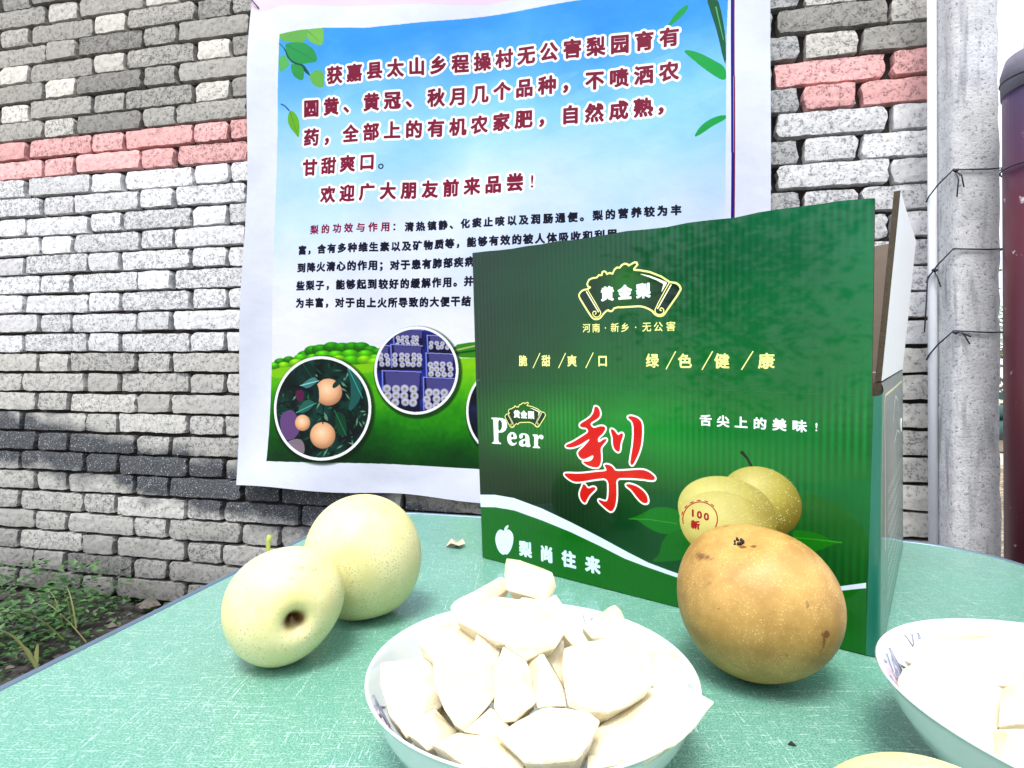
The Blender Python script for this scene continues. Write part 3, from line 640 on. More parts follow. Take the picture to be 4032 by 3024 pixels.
# large red brush character
RD = (.80, .06, .04)
strokes = [[(600, 145), (640, 160), (665, 230), (655, 290), (600, 330), (520, 375), (570, 445), (660, 410), (720, 415), (735, 450), (700, 510), (640, 560), (630, 600), (645, 635), (700, 590), (745, 580), (748, 605), (700, 660), (665, 705), (675, 800), (675, 880), (650, 955), (590, 965), (500, 940), (440, 900), (430, 880), (520, 885), (570, 840), (570, 795), (520, 820), (450, 855), (400, 840), (365, 790), (370, 750), (440, 690), (540, 575), (470, 610), (380, 670), (270, 700), (200, 690), (210, 660), (300, 625), (420, 550), (515, 490), (480, 430), (420, 430), (390, 410), (400, 375), (500, 320), (570, 250), (590, 150)],
           [(805, 445), (850, 465), (900, 540), (930, 510), (960, 505), (968, 540), (930, 640), (925, 740), (900, 760), (850, 720), (830, 650), (830, 560), (805, 490)],
           [(1035, 280), (1080, 275), (1160, 300), (1215, 360), (1220, 500), (1200, 700), (1130, 870), (1090, 935), (1060, 920), (1065, 850), (1100, 650), (1110, 450), (1095, 360), (1060, 320), (1035, 305)],
           [(715, 930), (750, 920), (800, 935), (840, 970), (860, 1010), (1000, 1005), (1200, 990), (1290, 1010), (1380, 1080), (1385, 1120), (1350, 1135), (1200, 1110), (1000, 1100), (870, 1105), (880, 1250), (875, 1400), (850, 1500), (805, 1545), (750, 1510), (640, 1410), (640, 1380), (720, 1410), (760, 1400), (775, 1300), (770, 1100), (600, 1115), (400, 1150), (300, 1150), (200, 1080), (180, 1045), (210, 1035), (400, 1045), (600, 1020), (750, 1010), (740, 970)],
           [(430, 1180), (460, 1185), (500, 1245), (560, 1215), (600, 1225), (600, 1250), (530, 1310), (490, 1370), (465, 1430), (430, 1415), (390, 1350), (390, 1280), (420, 1220)],
           [(1005, 1185), (1060, 1180), (1170, 1220), (1270, 1310), (1295, 1400), (1280, 1435), (1220, 1430), (1150, 1360), (1080, 1260), (1005, 1205)]]
masks = []
for st in strokes:
    P_ = cb.P([BL_(*p) for p in st]); Q = P_
    for _ in range(2): R_ = np.roll(Q, -1, 0); Q = np.stack([Q*.75+R_*.25, Q*.25+R_*.75], 1).reshape(-1, 2)
    masks.append(cb.pmask(Q))
for m_, x0, y0 in masks: cb.put(dilate(m_, 8), x0-8, y0-8, (.97, .97, .97))
for m_, x0, y0 in masks: cb.put(m_, x0, y0, RD)
cb.poly([BL_(*p) for p in [(435, 870), (500, 850), (565, 800), (560, 840), (520, 875), (470, 880)]], (.97, .97, .97), smooth=1)
IMG_BOX = cb.image('box_front_print')
def corr_bump(nx):
    def f(m, uv):
        w = m.add('ShaderNodeTexWave', wave_type='BANDS', bands_direction='X', wave_profile='SIN'); m.l.new(uv, w.inputs['Vector'])
        w.inputs['Scale'].default_value = nx; w.inputs['Distortion'].default_value = .6; w.inputs['Detail'].default_value = 1; w.inputs['Detail Scale'].default_value = 1.2
        n = m.noise(m.coord(src=uv, scale=(1, 1, 1)), 5, 3); n2 = m.noise(m.coord(src=uv, scale=(60, 6, 1)), 1, 3)
        m.bump(m.math('ADD', m.math('ADD', m.math('MULTIPLY', w.outputs['Fac'], .16), m.math('MULTIPLY', n, 2.6)), m.math('MULTIPLY', n2, .15)), .5, .0022)
    return f
M_BOXF = print_mat('box_front_print', IMG_BOX, .95, 1.15, .45, .55, .035, corr_bump(22), spec=.08)

# BOX SIDE PRINT: canvas axes = side panel (u from front corner backwards, v down)
cs = Canvas(700, 460, [(0, 0), (700, 0), (700, 460), (0, 460)])
cs.a[:] = np.array([.01, .26, .13])*(1+.1*(smooth_noise((460, 700), 8)[..., None]-.5))
cs.line([(60, 300), (60, 40), (80, 26), (640, 26), (660, 40)], 5, (.90, .88, .50))
rs = random.Random(2)
cs.line([(250, 90), (290, 60), (350, 45), (410, 60), (450, 90)], 4, (.85, .92, .85)); cs.line([(260, 135), (350, 120), (440, 135)], 3, (.85, .92, .85))
for r in range(9):                                            # small print, too oblique to read: rows of short strokes
    y = 205+r*25; x = 110
    while x < 610:
        w_ = 15
        for k in range(3): cs.line([(x+rs.uniform(0, 5), y+k*5-5), (x+w_-rs.uniform(0, 4), y+k*5-5)], 2, (.80, .88, .84))
        cs.line([(x+w_/2, y-7), (x+w_/2, y+7)], 2, (.80, .88, .84)); x += 23
IMG_SIDE = cs.image('box_side_print')
M_BOXS = print_mat('box_side_print', IMG_SIDE, .95, 1.0, .40, .6, .10, corr_bump(20), spec=.3)

# ================================================================== SETTING
gv = []; gf = []; N = 46
xs = np.r_[np.linspace(-300, -6, 6), np.linspace(-4, 8, 60), np.linspace(10, 300, 6)]; ys = np.r_[np.linspace(-300, -4, 6), np.linspace(-2, 9, 56), np.linspace(12, 400, 6)]
for y in ys:
    for x in xs:
        near = abs(x) < 9 and abs(y) < 10
        bumpz = (.012*math.sin(x*7+y*3)+.010*math.sin(x*13-y*11)+.008*math.sin(x*23+y*19)) if near else 0
        gv.append((x, y, GZ-.012+bumpz))
nx_ = len(xs)
for j in range(len(ys)-1):
    for i in range(nx_-1): a = j*nx_+i; gf.append((a, a+1, a+1+nx_, a+nx_))
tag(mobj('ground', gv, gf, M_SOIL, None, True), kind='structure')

# ------------------------------------------------------------------ brick wall
ZK0 = CAMZ+.8032; HC = .0627; BH = .0560
wall = empty('brick_wall', tuple(wallp(0, GZ)), 'rough grey and white cement brick wall with two pink painted courses behind the table', 'wall')
U_L, U_R = -2.35, 1.075
ZT = ZK0+HC*13
mw, mh = 260, 200; dn = smooth_noise((mh+1, mw+1), 14)*.5+smooth_noise((mh+1, mw+1), 45)*.5; V = []
for j in range(mh+1):
    for i in range(mw+1): V.append(wallp(U_L+(U_R-U_L-.004)*i/mw, GZ-.1+(ZT-GZ+.09)*j/mh, -.0235+.028*max(0, dn[j, i]-.55)))
Fc = [(j*(mw+1)+i, (j+1)*(mw+1)+i, (j+1)*(mw+1)+i+1, j*(mw+1)+i+1)[::-1] for j in range(mh) for i in range(mw)]
mobj('mortar', V, Fc, M_MORTAR, wall, True)
v, f = box_data(wallp(U_L, GZ-.1, -.13), UD*(U_R-U_L-.004), -WN*-.104, (0, 0, ZT-GZ+.09)); mobj('wall_core', v, f, M_MORTAR, wall)
def brick_mesh(w, seed, rag=1.0):
    r = random.Random(seed); nx = max(5, int(w/.017)); nz = 4; h = BH; d = .10
    V = []; Fc = []
    for j in range(nz+1):
        for i in range(nx+1):
            x = -w/2+w*i/nx; z = -h/2+h*j/nz; y = 0.0
            ex = i in (0, nx); ez = j in (0, nz)
            if ex: x *= 1-.011/w*r.uniform(-.1, 1.0)*rag; y = -.0008
            if ez: z *= 1-.07*r.uniform(-.25, 1.3)*rag; y = -.0008
            if ex and ez: x *= 1-.006/w*rag*r.uniform(.2, 1.4); z *= 1-.04*r.uniform(.2, 2.2); y = -.0022
            V.append((x+r.uniform(-.0012, .0012)*rag, -(y+r.uniform(-.0008, .0008)), z))
    def id_(i, j): return j*(nx+1)+i
    for j in range(nz):
        for i in range(nx): Fc.append((id_(i, j), id_(i+1, j), id_(i+1, j+1), id_(i, j+1)))
    ring = [id_(i, 0) for i in range(nx+1)]+[id_(nx, j) for j in range(1, nz+1)]+[id_(i, nz) for i in range(nx-1, -1, -1)]+[id_(0, j) for j in range(nz-1, 0, -1)]
    b = len(V)
    for q in ring: x, y, z = V[q]; V.append((x, d, z))
    n = len(ring)
    for k in range(n): Fc.append((ring[k], b+k, b+(k+1) % n, ring[(k+1) % n]))
    me = bpy.data.meshes.new('brick'); me.from_pydata(V, [], Fc); me.materials.append(M_BRICK)
    me.polygons.foreach_set('use_smooth', [False for i in range(len(me.polygons))]); me.update(); return me
HEAD = [brick_mesh(.1155, s) for s in range(9)]; STR = [brick_mesh(.2415, 50+s) for s in range(12)]
def seen(u, z):                                             # is this brick inside the photograph and not hidden by the poster
    P_ = wallp(u, z); q = AX @ (P_-CAM); x, y = q[0]/q[2]*F+2016, q[1]/q[2]*F+1512
    if x < -150 or x > 3760 or y < -90 or y > 2420: return False
    if 1075 < x < 2960 and y < 1840: return False
    if 1950 < x < 3380 and y > 1000: return False
    return True
rot_wall = Matrix.Rotation(-TH, 4, 'Z'); hid = []; nb = 0
rw = random.Random(21)
def tint(k, header):
    L = rw.gauss(0, .05)
    if k in (0, 1): c = (.80+L, .43+L*.6, .42+L*.6)
    elif k < 0: b_ = (.60 if header and rw.random() < .7 else .36)+L; c = (b_*1.03, b_, b_*.92)
    elif k < 11: b_ = .74+L*1.2-(.06 if k > 8 else 0); c = (b_*1.0, b_*1.0, b_*1.02)
    else: b_ = .50+L*1.2; c = (b_*1.02, b_*1.0, b_*.94)
    return (max(.05, c[0]), max(.05, c[1]), max(.05, c[2]), 1)
for k in range(-12, 23):
    z = ZK0-HC*k-HC/2
    off = -1.1731+(.1875 if k % 2 == 0 else 0)
    for n in range(-5, 8):
        for header in (True, False):
            uc = off+.375*n+(.060 if header else .248)+rw.gauss(0, .0015); w = .117 if header else .243
            if uc-w/2 < U_L or uc+w/2 > U_R+.02: 
                continue
            me = rw.choice(HEAD if header else STR)
            zz = z+rw.gauss(0, .0012); outw = rw.gauss(0, .0018)
            M_ = Matrix.Translation(Vector(wallp(uc, zz, outw))) @ rot_wall @ Matrix.Rotation(rw.gauss(0, .006), 4, 'Y')
            if nb < 300 and seen(uc, z):
                o = bpy.data.objects.new('brick', me); COL.objects.link(o); o.parent = wall; o.matrix_parent_inverse = Matrix.Translation(-wall.location)
                o.matrix_basis = M_; o.color = tint(k, header); nb += 1
            else: hid.append((me, M_))
V = []; Fc = []
for me, M_ in hid:
    b = len(V); V += [M_ @ p.co for p in me.vertices]; Fc += [tuple(b+i for i in p.vertices) for p in me.polygons]
o = mobj('brickwork', V, Fc, M_BRICK, wall); tag(o, kind='stuff'); o.color = (.45, .455, .46, 1)

# ------------------------------------------------------------------ poster
def Hinv(Hm, x, y): q = np.linalg.solve(Hm, np.array([x, y, 1.0])); return q[:2]/q[2]
PO = wallp(0, 0, .035); nu, nvv = 90, 90; V = []; UV = []
for j in range(nvv+1):
    for i in range(nu+1):
        s, t_ = i/nu, j/nvv; x, y = Hinv(cv.H, s*W_, t_*H_); P_ = hit(x, y, PO, WN)
        dz = .006*math.sin(s*9+1.2*t_)+.004*math.sin(s*21+t_*6)+.004*math.sin(t_*13+s*3)
        dz += .010*math.exp(-((t_-1)/.05)**2)*math.sin(s*15)+.012*math.exp(-(s/.03)**2)*(.5+.5*math.sin(t_*11))
        P_ = P_+WN*dz+np.array([0, 0, .004*math.exp(-((t_-1)/.03)**2)*math.sin(s*22)])
        V.append(P_); UV.append((s, 1-t_))
Fc = [(j*(nu+1)+i, (j+1)*(nu+1)+i, (j+1)*(nu+1)+i+1, j*(nu+1)+i+1) for j in range(nvv) for i in range(nu)]
nb_ = len(V); back = [p-WN*.0006 for p in V]; V2 = V+back; F2 = Fc+[tuple(q+nb_ for q in fc[::-1]) for fc in Fc]
po = empty('poster', tuple(hit(1000, 1900, PO, WN)), 'large vinyl poster with red and navy lettering on sky print, on the brick wall', 'poster')
mobj('printed_sheet', V2, F2, [M_POSTER, M_POSTERB], po, True, [0]*len(Fc)+[1]*len(Fc), UV+UV)
tl = hit(1030, 44, PO, WN)+WN*.012
tube('hanging_string', [hit(970, -60, PO, WN)+WN*.002, hit(995, -8, PO, WN)+WN*.012, hit(1010, 20, PO, WN)+WN*.016, tl], .0017, M_WIRE, po)

# ------------------------------------------------------------------ table
def table_outline():
    c = np.array([.4714, .5742]); bd = -UD[:2]; ld = np.array([-.153, -.988]); ld /= np.linalg.norm(ld)
    Lc = np.array([-.1995, .7336])                           # back-left corner before rounding
    Rc = np.array([.500, .5895])
    rd_ = np.array([-.19, -.98]); rd_ /= np.linalg.norm(rd_)
    A = Lc+ld*1.10; D = Rc+rd_*1.05
    def fillet(p, q, r_, R):                                 # corner q between p and r_
        q, p, r_ = map(np.asarray, (q, p, r_)); a = (p-q)/np.linalg.norm(p-q); b = (r_-q)/np.linalg.norm(r_-q)
        ang = math.acos(np.clip(a@b, -1, 1)); d = R/math.tan(ang/2); c_ = q+(a+b)/np.linalg.norm(a+b)*R/math.sin(ang/2)
        s0 = q+a*d-c_; s1 = q+b*d-c_; out = []
        for i in range(13):
            t = i/12; v_ = s0*(1-t)+s1*t; out.append(c_+v_/np.linalg.norm(v_)*R)
        return out
    return fillet(D, A, Lc, .08)+fillet(A, Lc, Rc, .075)+fillet(Lc, Rc, D, .085)+fillet(Rc, D, A, .08)
OUT = table_outline()
table = empty('table', (.12, .15, GZ), 'low folding table covered in green woven-pattern laminate with a thin blue-grey metal rim', 'table')
n = len(OUT); V = [(p[0], p[1], 0.0) for p in OUT]+[(p[0], p[1], -.016) for p in OUT]
mobj('tabletop', V, [tuple(range(n))[::-1], tuple(range(n, 2*n))]+[(i, (i+1) % n, (i+1) % n+n, i+n) for i in range(n)], M_TABLE, table)
cen = np.mean(OUT, 0); V = []
prof = [(.0005, -.0008), (.0030, .0012), (.0046, .0006), (.0050, -.010), (.0030, -.020), (.0004, -.019)]
nor = []
for i in range(n):
    t = np.array(OUT[(i+1) % n])-np.array(OUT[i-1]); t /= np.linalg.norm(t); q = np.array([t[1], -t[0]])
    if q @ (OUT[i]-cen) < 0: q = -q
    nor.append(q)
for i in range(n):
    for a, z in prof: V.append((*(OUT[i]+nor[i]*a), z))
m_ = len(prof); mobj('rim', V, [(i*m_+k, i*m_+(k+1) % m_, ((i+1) % n)*m_+(k+1) % m_, ((i+1) % n)*m_+k) for i in range(n) for k in range(m_)], M_EDGE, table, True)
for (x, y) in ((-.20, .60), (.42, .50), (-.30, -.25), (.26, -.32)):
    tube('leg', [(x, y, -.02), (x*1.06, y*1.03, GZ)], .012, M_LEG, table)

# ------------------------------------------------------------------ cardboard box
bl = tab(1900, 2197); br = tab(3409, 2583); bk = tab(3556, 2156); bb = bl+(bk-br)
fdir = (br-bl); fdir /= np.linalg.norm(fdir); FN = np.array([fdir[1], -fdir[0], 0]); FN = FN if FN[1] < 0 else -FN   # outward, front
sdir = (bk-br); sdir /= np.linalg.norm(sdir); SN = np.array([sdir[1], -sdir[0], 0]); SN = SN if SN[0] > 0 else -SN
box = empty('cardboard_box', tuple((bl+bk)/2), 'open dark green glossy pear carton with red brush character and printed pears, flaps standing up', 'box')
def zc(p, z): return np.array([p[0], p[1], z])
def up(p, z, out=0.0, nrm=None):
    q = np.array([p[0], p[1], z]);
    return q if nrm is None else q+nrm*out
TLp = hit(1860, 999, bl, FN); TRp = hit(3444, 777, bl, FN)
cl_, cr_ = hit(1874, 1497, bl, FN), hit(3440, 1560, bl, FN)           # front crease ends
def panel(name, a, b, c, d, inward, mat, par, thick=.0045, uvc=((0, 0), (1, 0), (1, 1), (0, 1)), n=14, bulge=0.0, m2=M_CARD, wavy=0.0, seed=0):
    """a b c d = bottom-left, bottom-right, top-right, top-left of the outer face"""
    a, b, c, d = map(lambda q: np.asarray(q, float), (a, b, c, d)); V = []; UV = []; rr = random.Random(seed)
    for j in range(n+1):
        for i in range(n+1):
            s, t = i/n, j/n; P_ = (a*(1-s)+b*s)*(1-t)+(d*(1-s)+c*s)*t
            P_ = P_-inward*bulge*math.sin(math.pi*s)*math.sin(math.pi*t)
            if j == n and wavy: P_ = P_+np.array([0, 0, rr.uniform(-wavy, wavy)])
            V.append(P_); U = [np.asarray(q, float) for q in uvc]; UV.append(tuple((U[0]*(1-s)+U[1]*s)*(1-t)+(U[3]*(1-s)+U[2]*s)*t))
    m = len(V); V += [p+inward*thick for p in V]; UV = UV+UV; Fc = []; mi = []
    for j in range(n):
        for i in range(n):
            q = j*(n+1)+i; Fc.append((q, q+1, q+n+2, q+n+1)); mi.append(0); Fc.append((q+m, q+n+1+m, q+n+2+m, q+1+m)); mi.append(1)
    ring = [i for i in range(n+1)]+[j*(n+1)+n for j in range(1, n+1)]+[n*(n+1)+i for i in range(n-1, -1, -1)]+[j*(n+1) for j in range(n-1, 0, -1)]
    for k in range(len(ring)): x, y = ring[k], ring[(k+1) % len(ring)]; Fc.append((x, x+m, y+m, y)); mi.append(2)
    return mobj(name, V, Fc, [mat, m2, M_CARDE], par, False, mi, UV)
def fuv(p):                                                    # position on the front -> print coordinates
    q = AX @ (np.asarray(p)-CAM); x, y = q[0]/q[2]*F+2016, q[1]/q[2]*F+1512; (a, b), = cb.P([(x, y)]); return (a/Wb, 1-b/Hb)
bl0 = bl+np.array([0, 0, .0006]); br0 = br+np.array([0, 0, .0006])
panel('front_panel', bl0, br0, cr_, cl_, -FN, M_BOXF, box, uvc=[fuv(q) for q in (bl0, br0, cr_, cl_)], bulge=0, n=20)
fa, fb = cl_+np.array([0, 0, .0001]), cr_+np.array([0, 0, .0001])
fl = panel('front_flap', fa, fb-fdir*.001, TRp, TLp, -FN, M_BOXF, box, uvc=[fuv(q) for q in (fa, fb-fdir*.001, TRp, TLp)], bulge=0, n=20, wavy=.0011)
ex = .0075
c0, c1 = br+FN*0+fdir*ex+sdir*ex, bk+SN*0
crz0, crz1 = .168, .188
r0, r1 = zc(c0, .0006), zc(bk, .0006); r2, r3 = zc(bk, crz1), zc(c0, crz0)
panel('side_panel', r0, r1, r2, r3, -SN, M_BOXS, box, uvc=((0, 0), (1, 0), (1, 1), (0, 1)), n=14, bulge=.002)
# rounded front-right corner joining the two printed faces
V = []; UV = []; rows = 12
for j in range(rows+1):
    t = j/rows; pA = br0*(1-t)+cr_*t; pB = r0*(1-t)+r3*t; pC = pA+fdir*ex
    for i in range(7):
        s = i/6; P_ = pA*(1-s)**2+pC*2*s*(1-s)+pB*s*s; V.append(P_); UV.append((.02, .5+.3*t))
M_FOLD = NM('box_fold_print'); M_FOLD.set(color=(.006, .13, .085), rough=.35, coat=.4, coatr=.12); M_FOLD = M_FOLD.m
mobj('folded_corner', V, [(j*7+i, j*7+i+1, j*7+i+8, j*7+i+7) for j in range(rows) for i in range(6)], M_FOLD, box, True, None, UV)
# side flap: white outside, leaning outward
s0, s1 = r3+np.array([0, 0, .0012]), r2+np.array([0, 0, .0012])
s3 = zc(br+SN*.0159+fdir*.002, .2835); s2 = zc(bk+SN*.012-sdir*.010, .321)
panel('side_flap', s0, s1, s2, s3, -SN, M_WHITEC, box, n=14, bulge=-.001, thick=.0034, wavy=.0008)
b0, b1 = zc(bb, .0006), zc(bk-sdir*.006, .0006)
zb = .185
panel('back_panel', b1, b0, zc(bb, zb), zc(bk-sdir*.006, zb), FN, M_BOXS, box)
panel('back_flap', zc(bk-sdir*.006-fdir*.004, zb+.001), zc(bb, zb+.001), zc(bb-FN*.012, .31), zc(bk-FN*.012-sdir*.006-fdir*.004, .325), FN, M_BOXS, box, wavy=.0005)
l0, l1 = bb+np.array([0, 0, .0006]), bl0+sdir*.006
panel('left_panel', l0, l1, zc(l1, .168), zc(bb, zb), SN, M_BOXS, box)
panel('left_flap', zc(bb, zb+.001), zc(l1, .169), zc(l1-SN*-.06, .215), zc(bb-SN*-.06, .23), SN, M_BOXS, box)
v, f_ = box_data(bl0+FN*-.006+fdir*.006, fdir*(np.linalg.norm(br-bl)-.012), sdir*(np.linalg.norm(bk-br)-.014), (0, 0, .004)); mobj('bottom_panel', v, f_, M_CARD, box)
# two hand holes in the side, seen as dark slots with pale rims
SL = np.linalg.norm(bk-br)
def side_pt(x, y, o=.0016): return hit(x, y, br+SN*(.0+o), SN)
for nm, (x, y), hh in (('hand_hole', (3497, 1743), 36), ('hand_hole', (3541, 1672), 28)):
    ce = side_pt(x, y); tp = side_pt(x, y-hh); hz = tp[2]-ce[2]; V = []; 
    for sc_, oo in ((1.0, 0), (.80, .0006)):
        for i in range(20): a = 2*math.pi*i/20; V.append(ce+sdir*math.cos(a)*hz*.55*sc_+np.array([0, 0, math.sin(a)*hz*sc_])+SN*(.0014+oo))
    Fc = [(i, (i+1) % 20, (i+1) % 20+20, i+20) for i in range(20)]+[tuple(range(20, 40))]
    mobj(nm, V, Fc, [M_WHITEC, M_BLACK], box, False, [0]*20+[1])

# ------------------------------------------------------------------ pears
def pear(name, label, cen, R, axis, mat, seed, elong=1.0, dimple_top=.10, dimple_bot=.10, wt=.36, wb_=.34, egg=0.0, group=None, pit_top=0.0, pit_bot=0.0, pwt=.22, pwb=.22, lump=.02, scars=()):
    ax = Vector(axis).normalized(); rr = random.Random(seed); ph = [rr.uniform(0, 6.28) for _ in range(6)]
    root = empty(name, tuple(cen), label, 'pear', group); nph, nth = 72, 96; V = []; pit = []; scar = []; view = Vector(tuple(CAM-np.array(cen))).normalized(); rgt = view.cross(Vector((0, 0, 1))).normalized()*-1; upv = rgt.cross(view)*-1
    if upv.z < 0: upv = -upv
    sd_ = [((view*max(.05, 1-a*a-b*b)**.5+rgt*a+upv*b).normalized(), rx, ry, k) for a, b, rx, ry, k in scars]
    X_ = ax.orthogonal().normalized(); Y_ = ax.cross(X_)
    for j in range(nph+1):
        p = math.pi*j/nph
        for i in range(nth):
            a = 2*math.pi*i/nth; r = R*(1+egg*math.cos(p))
            r *= 1+lump*math.sin(2*a+ph[0])*math.sin(p)+lump*.7*math.sin(3*a+ph[1])*math.sin(p)**2+lump*.6*math.cos(2*p+ph[2])*math.cos(a+ph[3])
            z = math.cos(p)*r*elong; rho = math.sin(p)*r
            z -= dimple_top*R*math.exp(-(p/wt)**2)*1.6+(.16*R*math.exp(-(p/.10)**2) if pit_top else 0)
            z += dimple_bot*R*math.exp(-((math.pi-p)/wb_)**2)*1.6+(.28*R*math.exp(-((math.pi-p)/.13)**2) if pit_bot else 0)
            V.append(Vector(cen)+X_*rho*math.cos(a)+Y_*rho*math.sin(a)+ax*z)
            dd = (V[-1]-Vector(cen)).normalized(); scar.append(min(1.0, sum(k*math.exp(-((dd-q).dot(rgt)/rx)**2-((dd-q).dot(upv)/ry)**2) for q, rx, ry, k in sd_ if dd.dot(q) > 0)))
            pit.append(min(1, pit_top*math.exp(-(p/pwt)**4)+pit_bot*math.exp(-((math.pi-p)/pwb)**4)*(1+.3*math.sin(a*2))))
    Fc = []
    for j in range(nph):
        for i in range(nth): a_ = j*nth+i; b_ = j*nth+(i+1) % nth; Fc.append((a_, a_+nth, b_+nth, b_))
    o = mobj('fruit', V, Fc, mat, root, True); at = o.data.attributes.new('pit', 'FLOAT', 'POINT'); at.data.foreach_set('value', pit)
    at = o.data.attributes.new('scar', 'FLOAT', 'POINT'); at.data.foreach_set('value', scar)
    return root, X_, Y_, ax
def settle(cen, R): return cen
# front-left pear lying on its side, calyx hole towards the camera
c1p = np.array([-.1346, .328, .0325])
pr, X_, Y_, ax = pear('pear', 'pale yellow pear on its side, brown calyx hole facing front, left of the other', c1p, .0335, (-.557, .831, .008), M_PEARY, 4, .98, .04, .095, egg=-.01, lump=.032, pit_bot=1.0, pwb=.17, wb_=.30, scars=((.25, .55, .10, .03, .7), (.45, .48, .08, .03, .8), (-.05, .42, .05, .04, .6), (.12, .38, .07, .03, .6), (-.8, -.3, .04, .06, .5), (-.3, -.78, .05, .03, .6)))
st = Vector(c1p)+Vector((-.0125, .006, .0270))
ax = Vector((-.15, .15, .9))
tube('stem', [st, st+ax*.005, st+ax*.009+Vector((.0004, 0, 0)), st+ax*.013+Vector((.0018, 0, 0))], [.0013, .0013, .0015, .0020], M_STEM, pr)
c2p = np.array([-.1065, .394, .0445])
pr, X_, Y_, ax = pear('pear', 'greenish yellow egg-shaped pear standing behind the other yellow pear, narrow end up', c2p, .0395, (-.14, -.02, 1), M_PEARG, 9, 1.13, .0, .06, egg=-.09, wt=.3, lump=.036, scars=((.30, .30, .05, .02, .8), (.05, .70, .08, .03, .5), (-.3, .1, .04, .03, .5)))
c3p = np.array([.1395, .315, .0425])
pr, X_, Y_, ax = pear('pear', 'big russet brown pear leaning in front of the green box', c3p, .0430, (-.311, -.207, .924), M_PEARB, 6, 1.0, .085, .06, pit_top=.0, wt=.40, lump=.034, scars=((-.62, .45, .18, .10, .62), (-.15, .72, .06, .04, 1.0), (-.0, .72, .05, .03, .9), (.72, -.35, .05, .22, .55), (.75, -.25, .03, .03, 1.0), (.2, -.1, .03, .03, .8), (-.4, -.15, .03, .03, .7), (.35, -.55, .10, .06, .45)))
rz_ = random.Random(8)
for i in range(7):                                            # broken dry sepals left at the eye of the pear
    a = i*.9+rz_.uniform(-.2, .2); d = (X_*math.cos(a)+Y_*math.sin(a))*rz_.uniform(.0010, .0026); q = Vector(c3p)+ax*.0365+d; L = rz_.uniform(.0014, .0034)
    tube('sepal', [q, q+ax*L*.6+d*.15, q+ax*L+d*rz_.uniform(-.3, .6)], [.0008, .0009, .0005], M_BLACK, pr, 5)
c4p = np.array([.1025, .1275, .0355])
pear('pear', 'pale yellow pear at the bottom right, only its top in view', c4p, .0360, (.1, .1, 1), M_PEARY, 15, .98, .02, .08)

# ------------------------------------------------------------------ bowls
def bowl(label, cx, cy, R, Hh, seed, motifs):
    root = empty('bowl', (cx, cy, 0), label, 'bowl'); n = 96
    outer = [(.0, .003), (R*.40, .003), (R*.42, .0), (R*.47, .0), (R*.49, .004), (R*.70, Hh*.22), (R*.86, Hh*.48), (R*.935, Hh*.72), (R*.965, Hh*.90), (R*.975, Hh*.94), (R*.992, Hh*.985), (R, Hh)]
    inner = [(R*.990, Hh+.0006), (R*.975, Hh*.985), (R*.945, Hh*.90), (R*.905, Hh*.72), (R*.83, Hh*.52), (R*.66, Hh*.28), (R*.42, Hh*.16), (.0, Hh*.14)]
    pr_ = outer+inner; V = [(cx, cy, pr_[0][1])]; 
    for r, z in pr_[1:-1]:
        for i in range(n): a = 2*math.pi*i/n; V.append((cx+r*math.cos(a), cy+r*math.sin(a), z))
    V.append((cx, cy, pr_[-1][1])); k = len(pr_)-2; Fc = [(0, 1+(i+1) % n, 1+i) for i in range(n)]
    for j in range(k-1):
        for i in range(n): a = 1+j*n+i; b = 1+j*n+(i+1) % n; Fc.append((a, b, b+n, a+n))
    e = len(V)-1; Fc += [(1+(k-1)*n+i, 1+(k-1)*n+(i+1) % n, e) for i in range(n)]
    mobj('dish', V, Fc, M_PORC, root, True)
    ir = [q[0] for q in inner][::-1]; iz = [q[1] for q in inner][::-1]
    def S(ang, fr):                                          # point on the inner surface: angle, fraction of R
        r = R*fr; z = float(np.interp(r, ir, iz)); return Vector((cx+r*math.cos(ang), cy+r*math.sin(ang), z+.0005))
    for name, mat, lines, wdt in motifs:
        parts = []
        for ln in lines: parts.append(tube_data([S(a, q) for a, q in ln], wdt, 5))
        v, f = merge(parts); mobj(name, v, f, mat, root, True)
    return root
def flower(a0, s=1.0):
    L = []
    for k in range(5):
        a = a0+.05*k*s; L.append([(a, .95-.02*k), (a+.03*s, .93-.03*k), (a+.02*s, .90-.03*k), (a-.01*s, .89-.02*k), (a, .95-.02*k)])
    L.append([(a0-.12*s, .88), (a0-.04*s, .91), (a0+.06*s, .86), (a0+.16*s, .90), (a0+.24*s, .87)]); L.append([(a0+.1*s, .95), (a0+.16*s, .92), (a0+.22*s, .955)])
    return L
B1 = bowl('white porcelain bowl heaped with peeled pear chunks in the centre front', .0099, .247, .0725, .038, 1,
          [('flower_motif', M_MOTIF, flower(3.45), .00035), ('flower_motif', M_MOTIF, flower(.95, .7), .00035), ('flower_motif', M_MOTIF2, flower(3.62, .8), .00035)])
B2 = bowl('white porcelain bowl with grey floral rim, cut off by the right edge of the photo', .237, .206, .0835, .043, 2,
          [('flower_motif', M_MOTIF, flower(2.35), .00045), ('flower_motif', M_MOTIF, flower(2.75, 1.1), .00045), ('flower_motif', M_MOTIF, flower(1.95, .6), .00045), ('flower_motif', M_MOTIF2, flower(2.55, .9), .0005)])

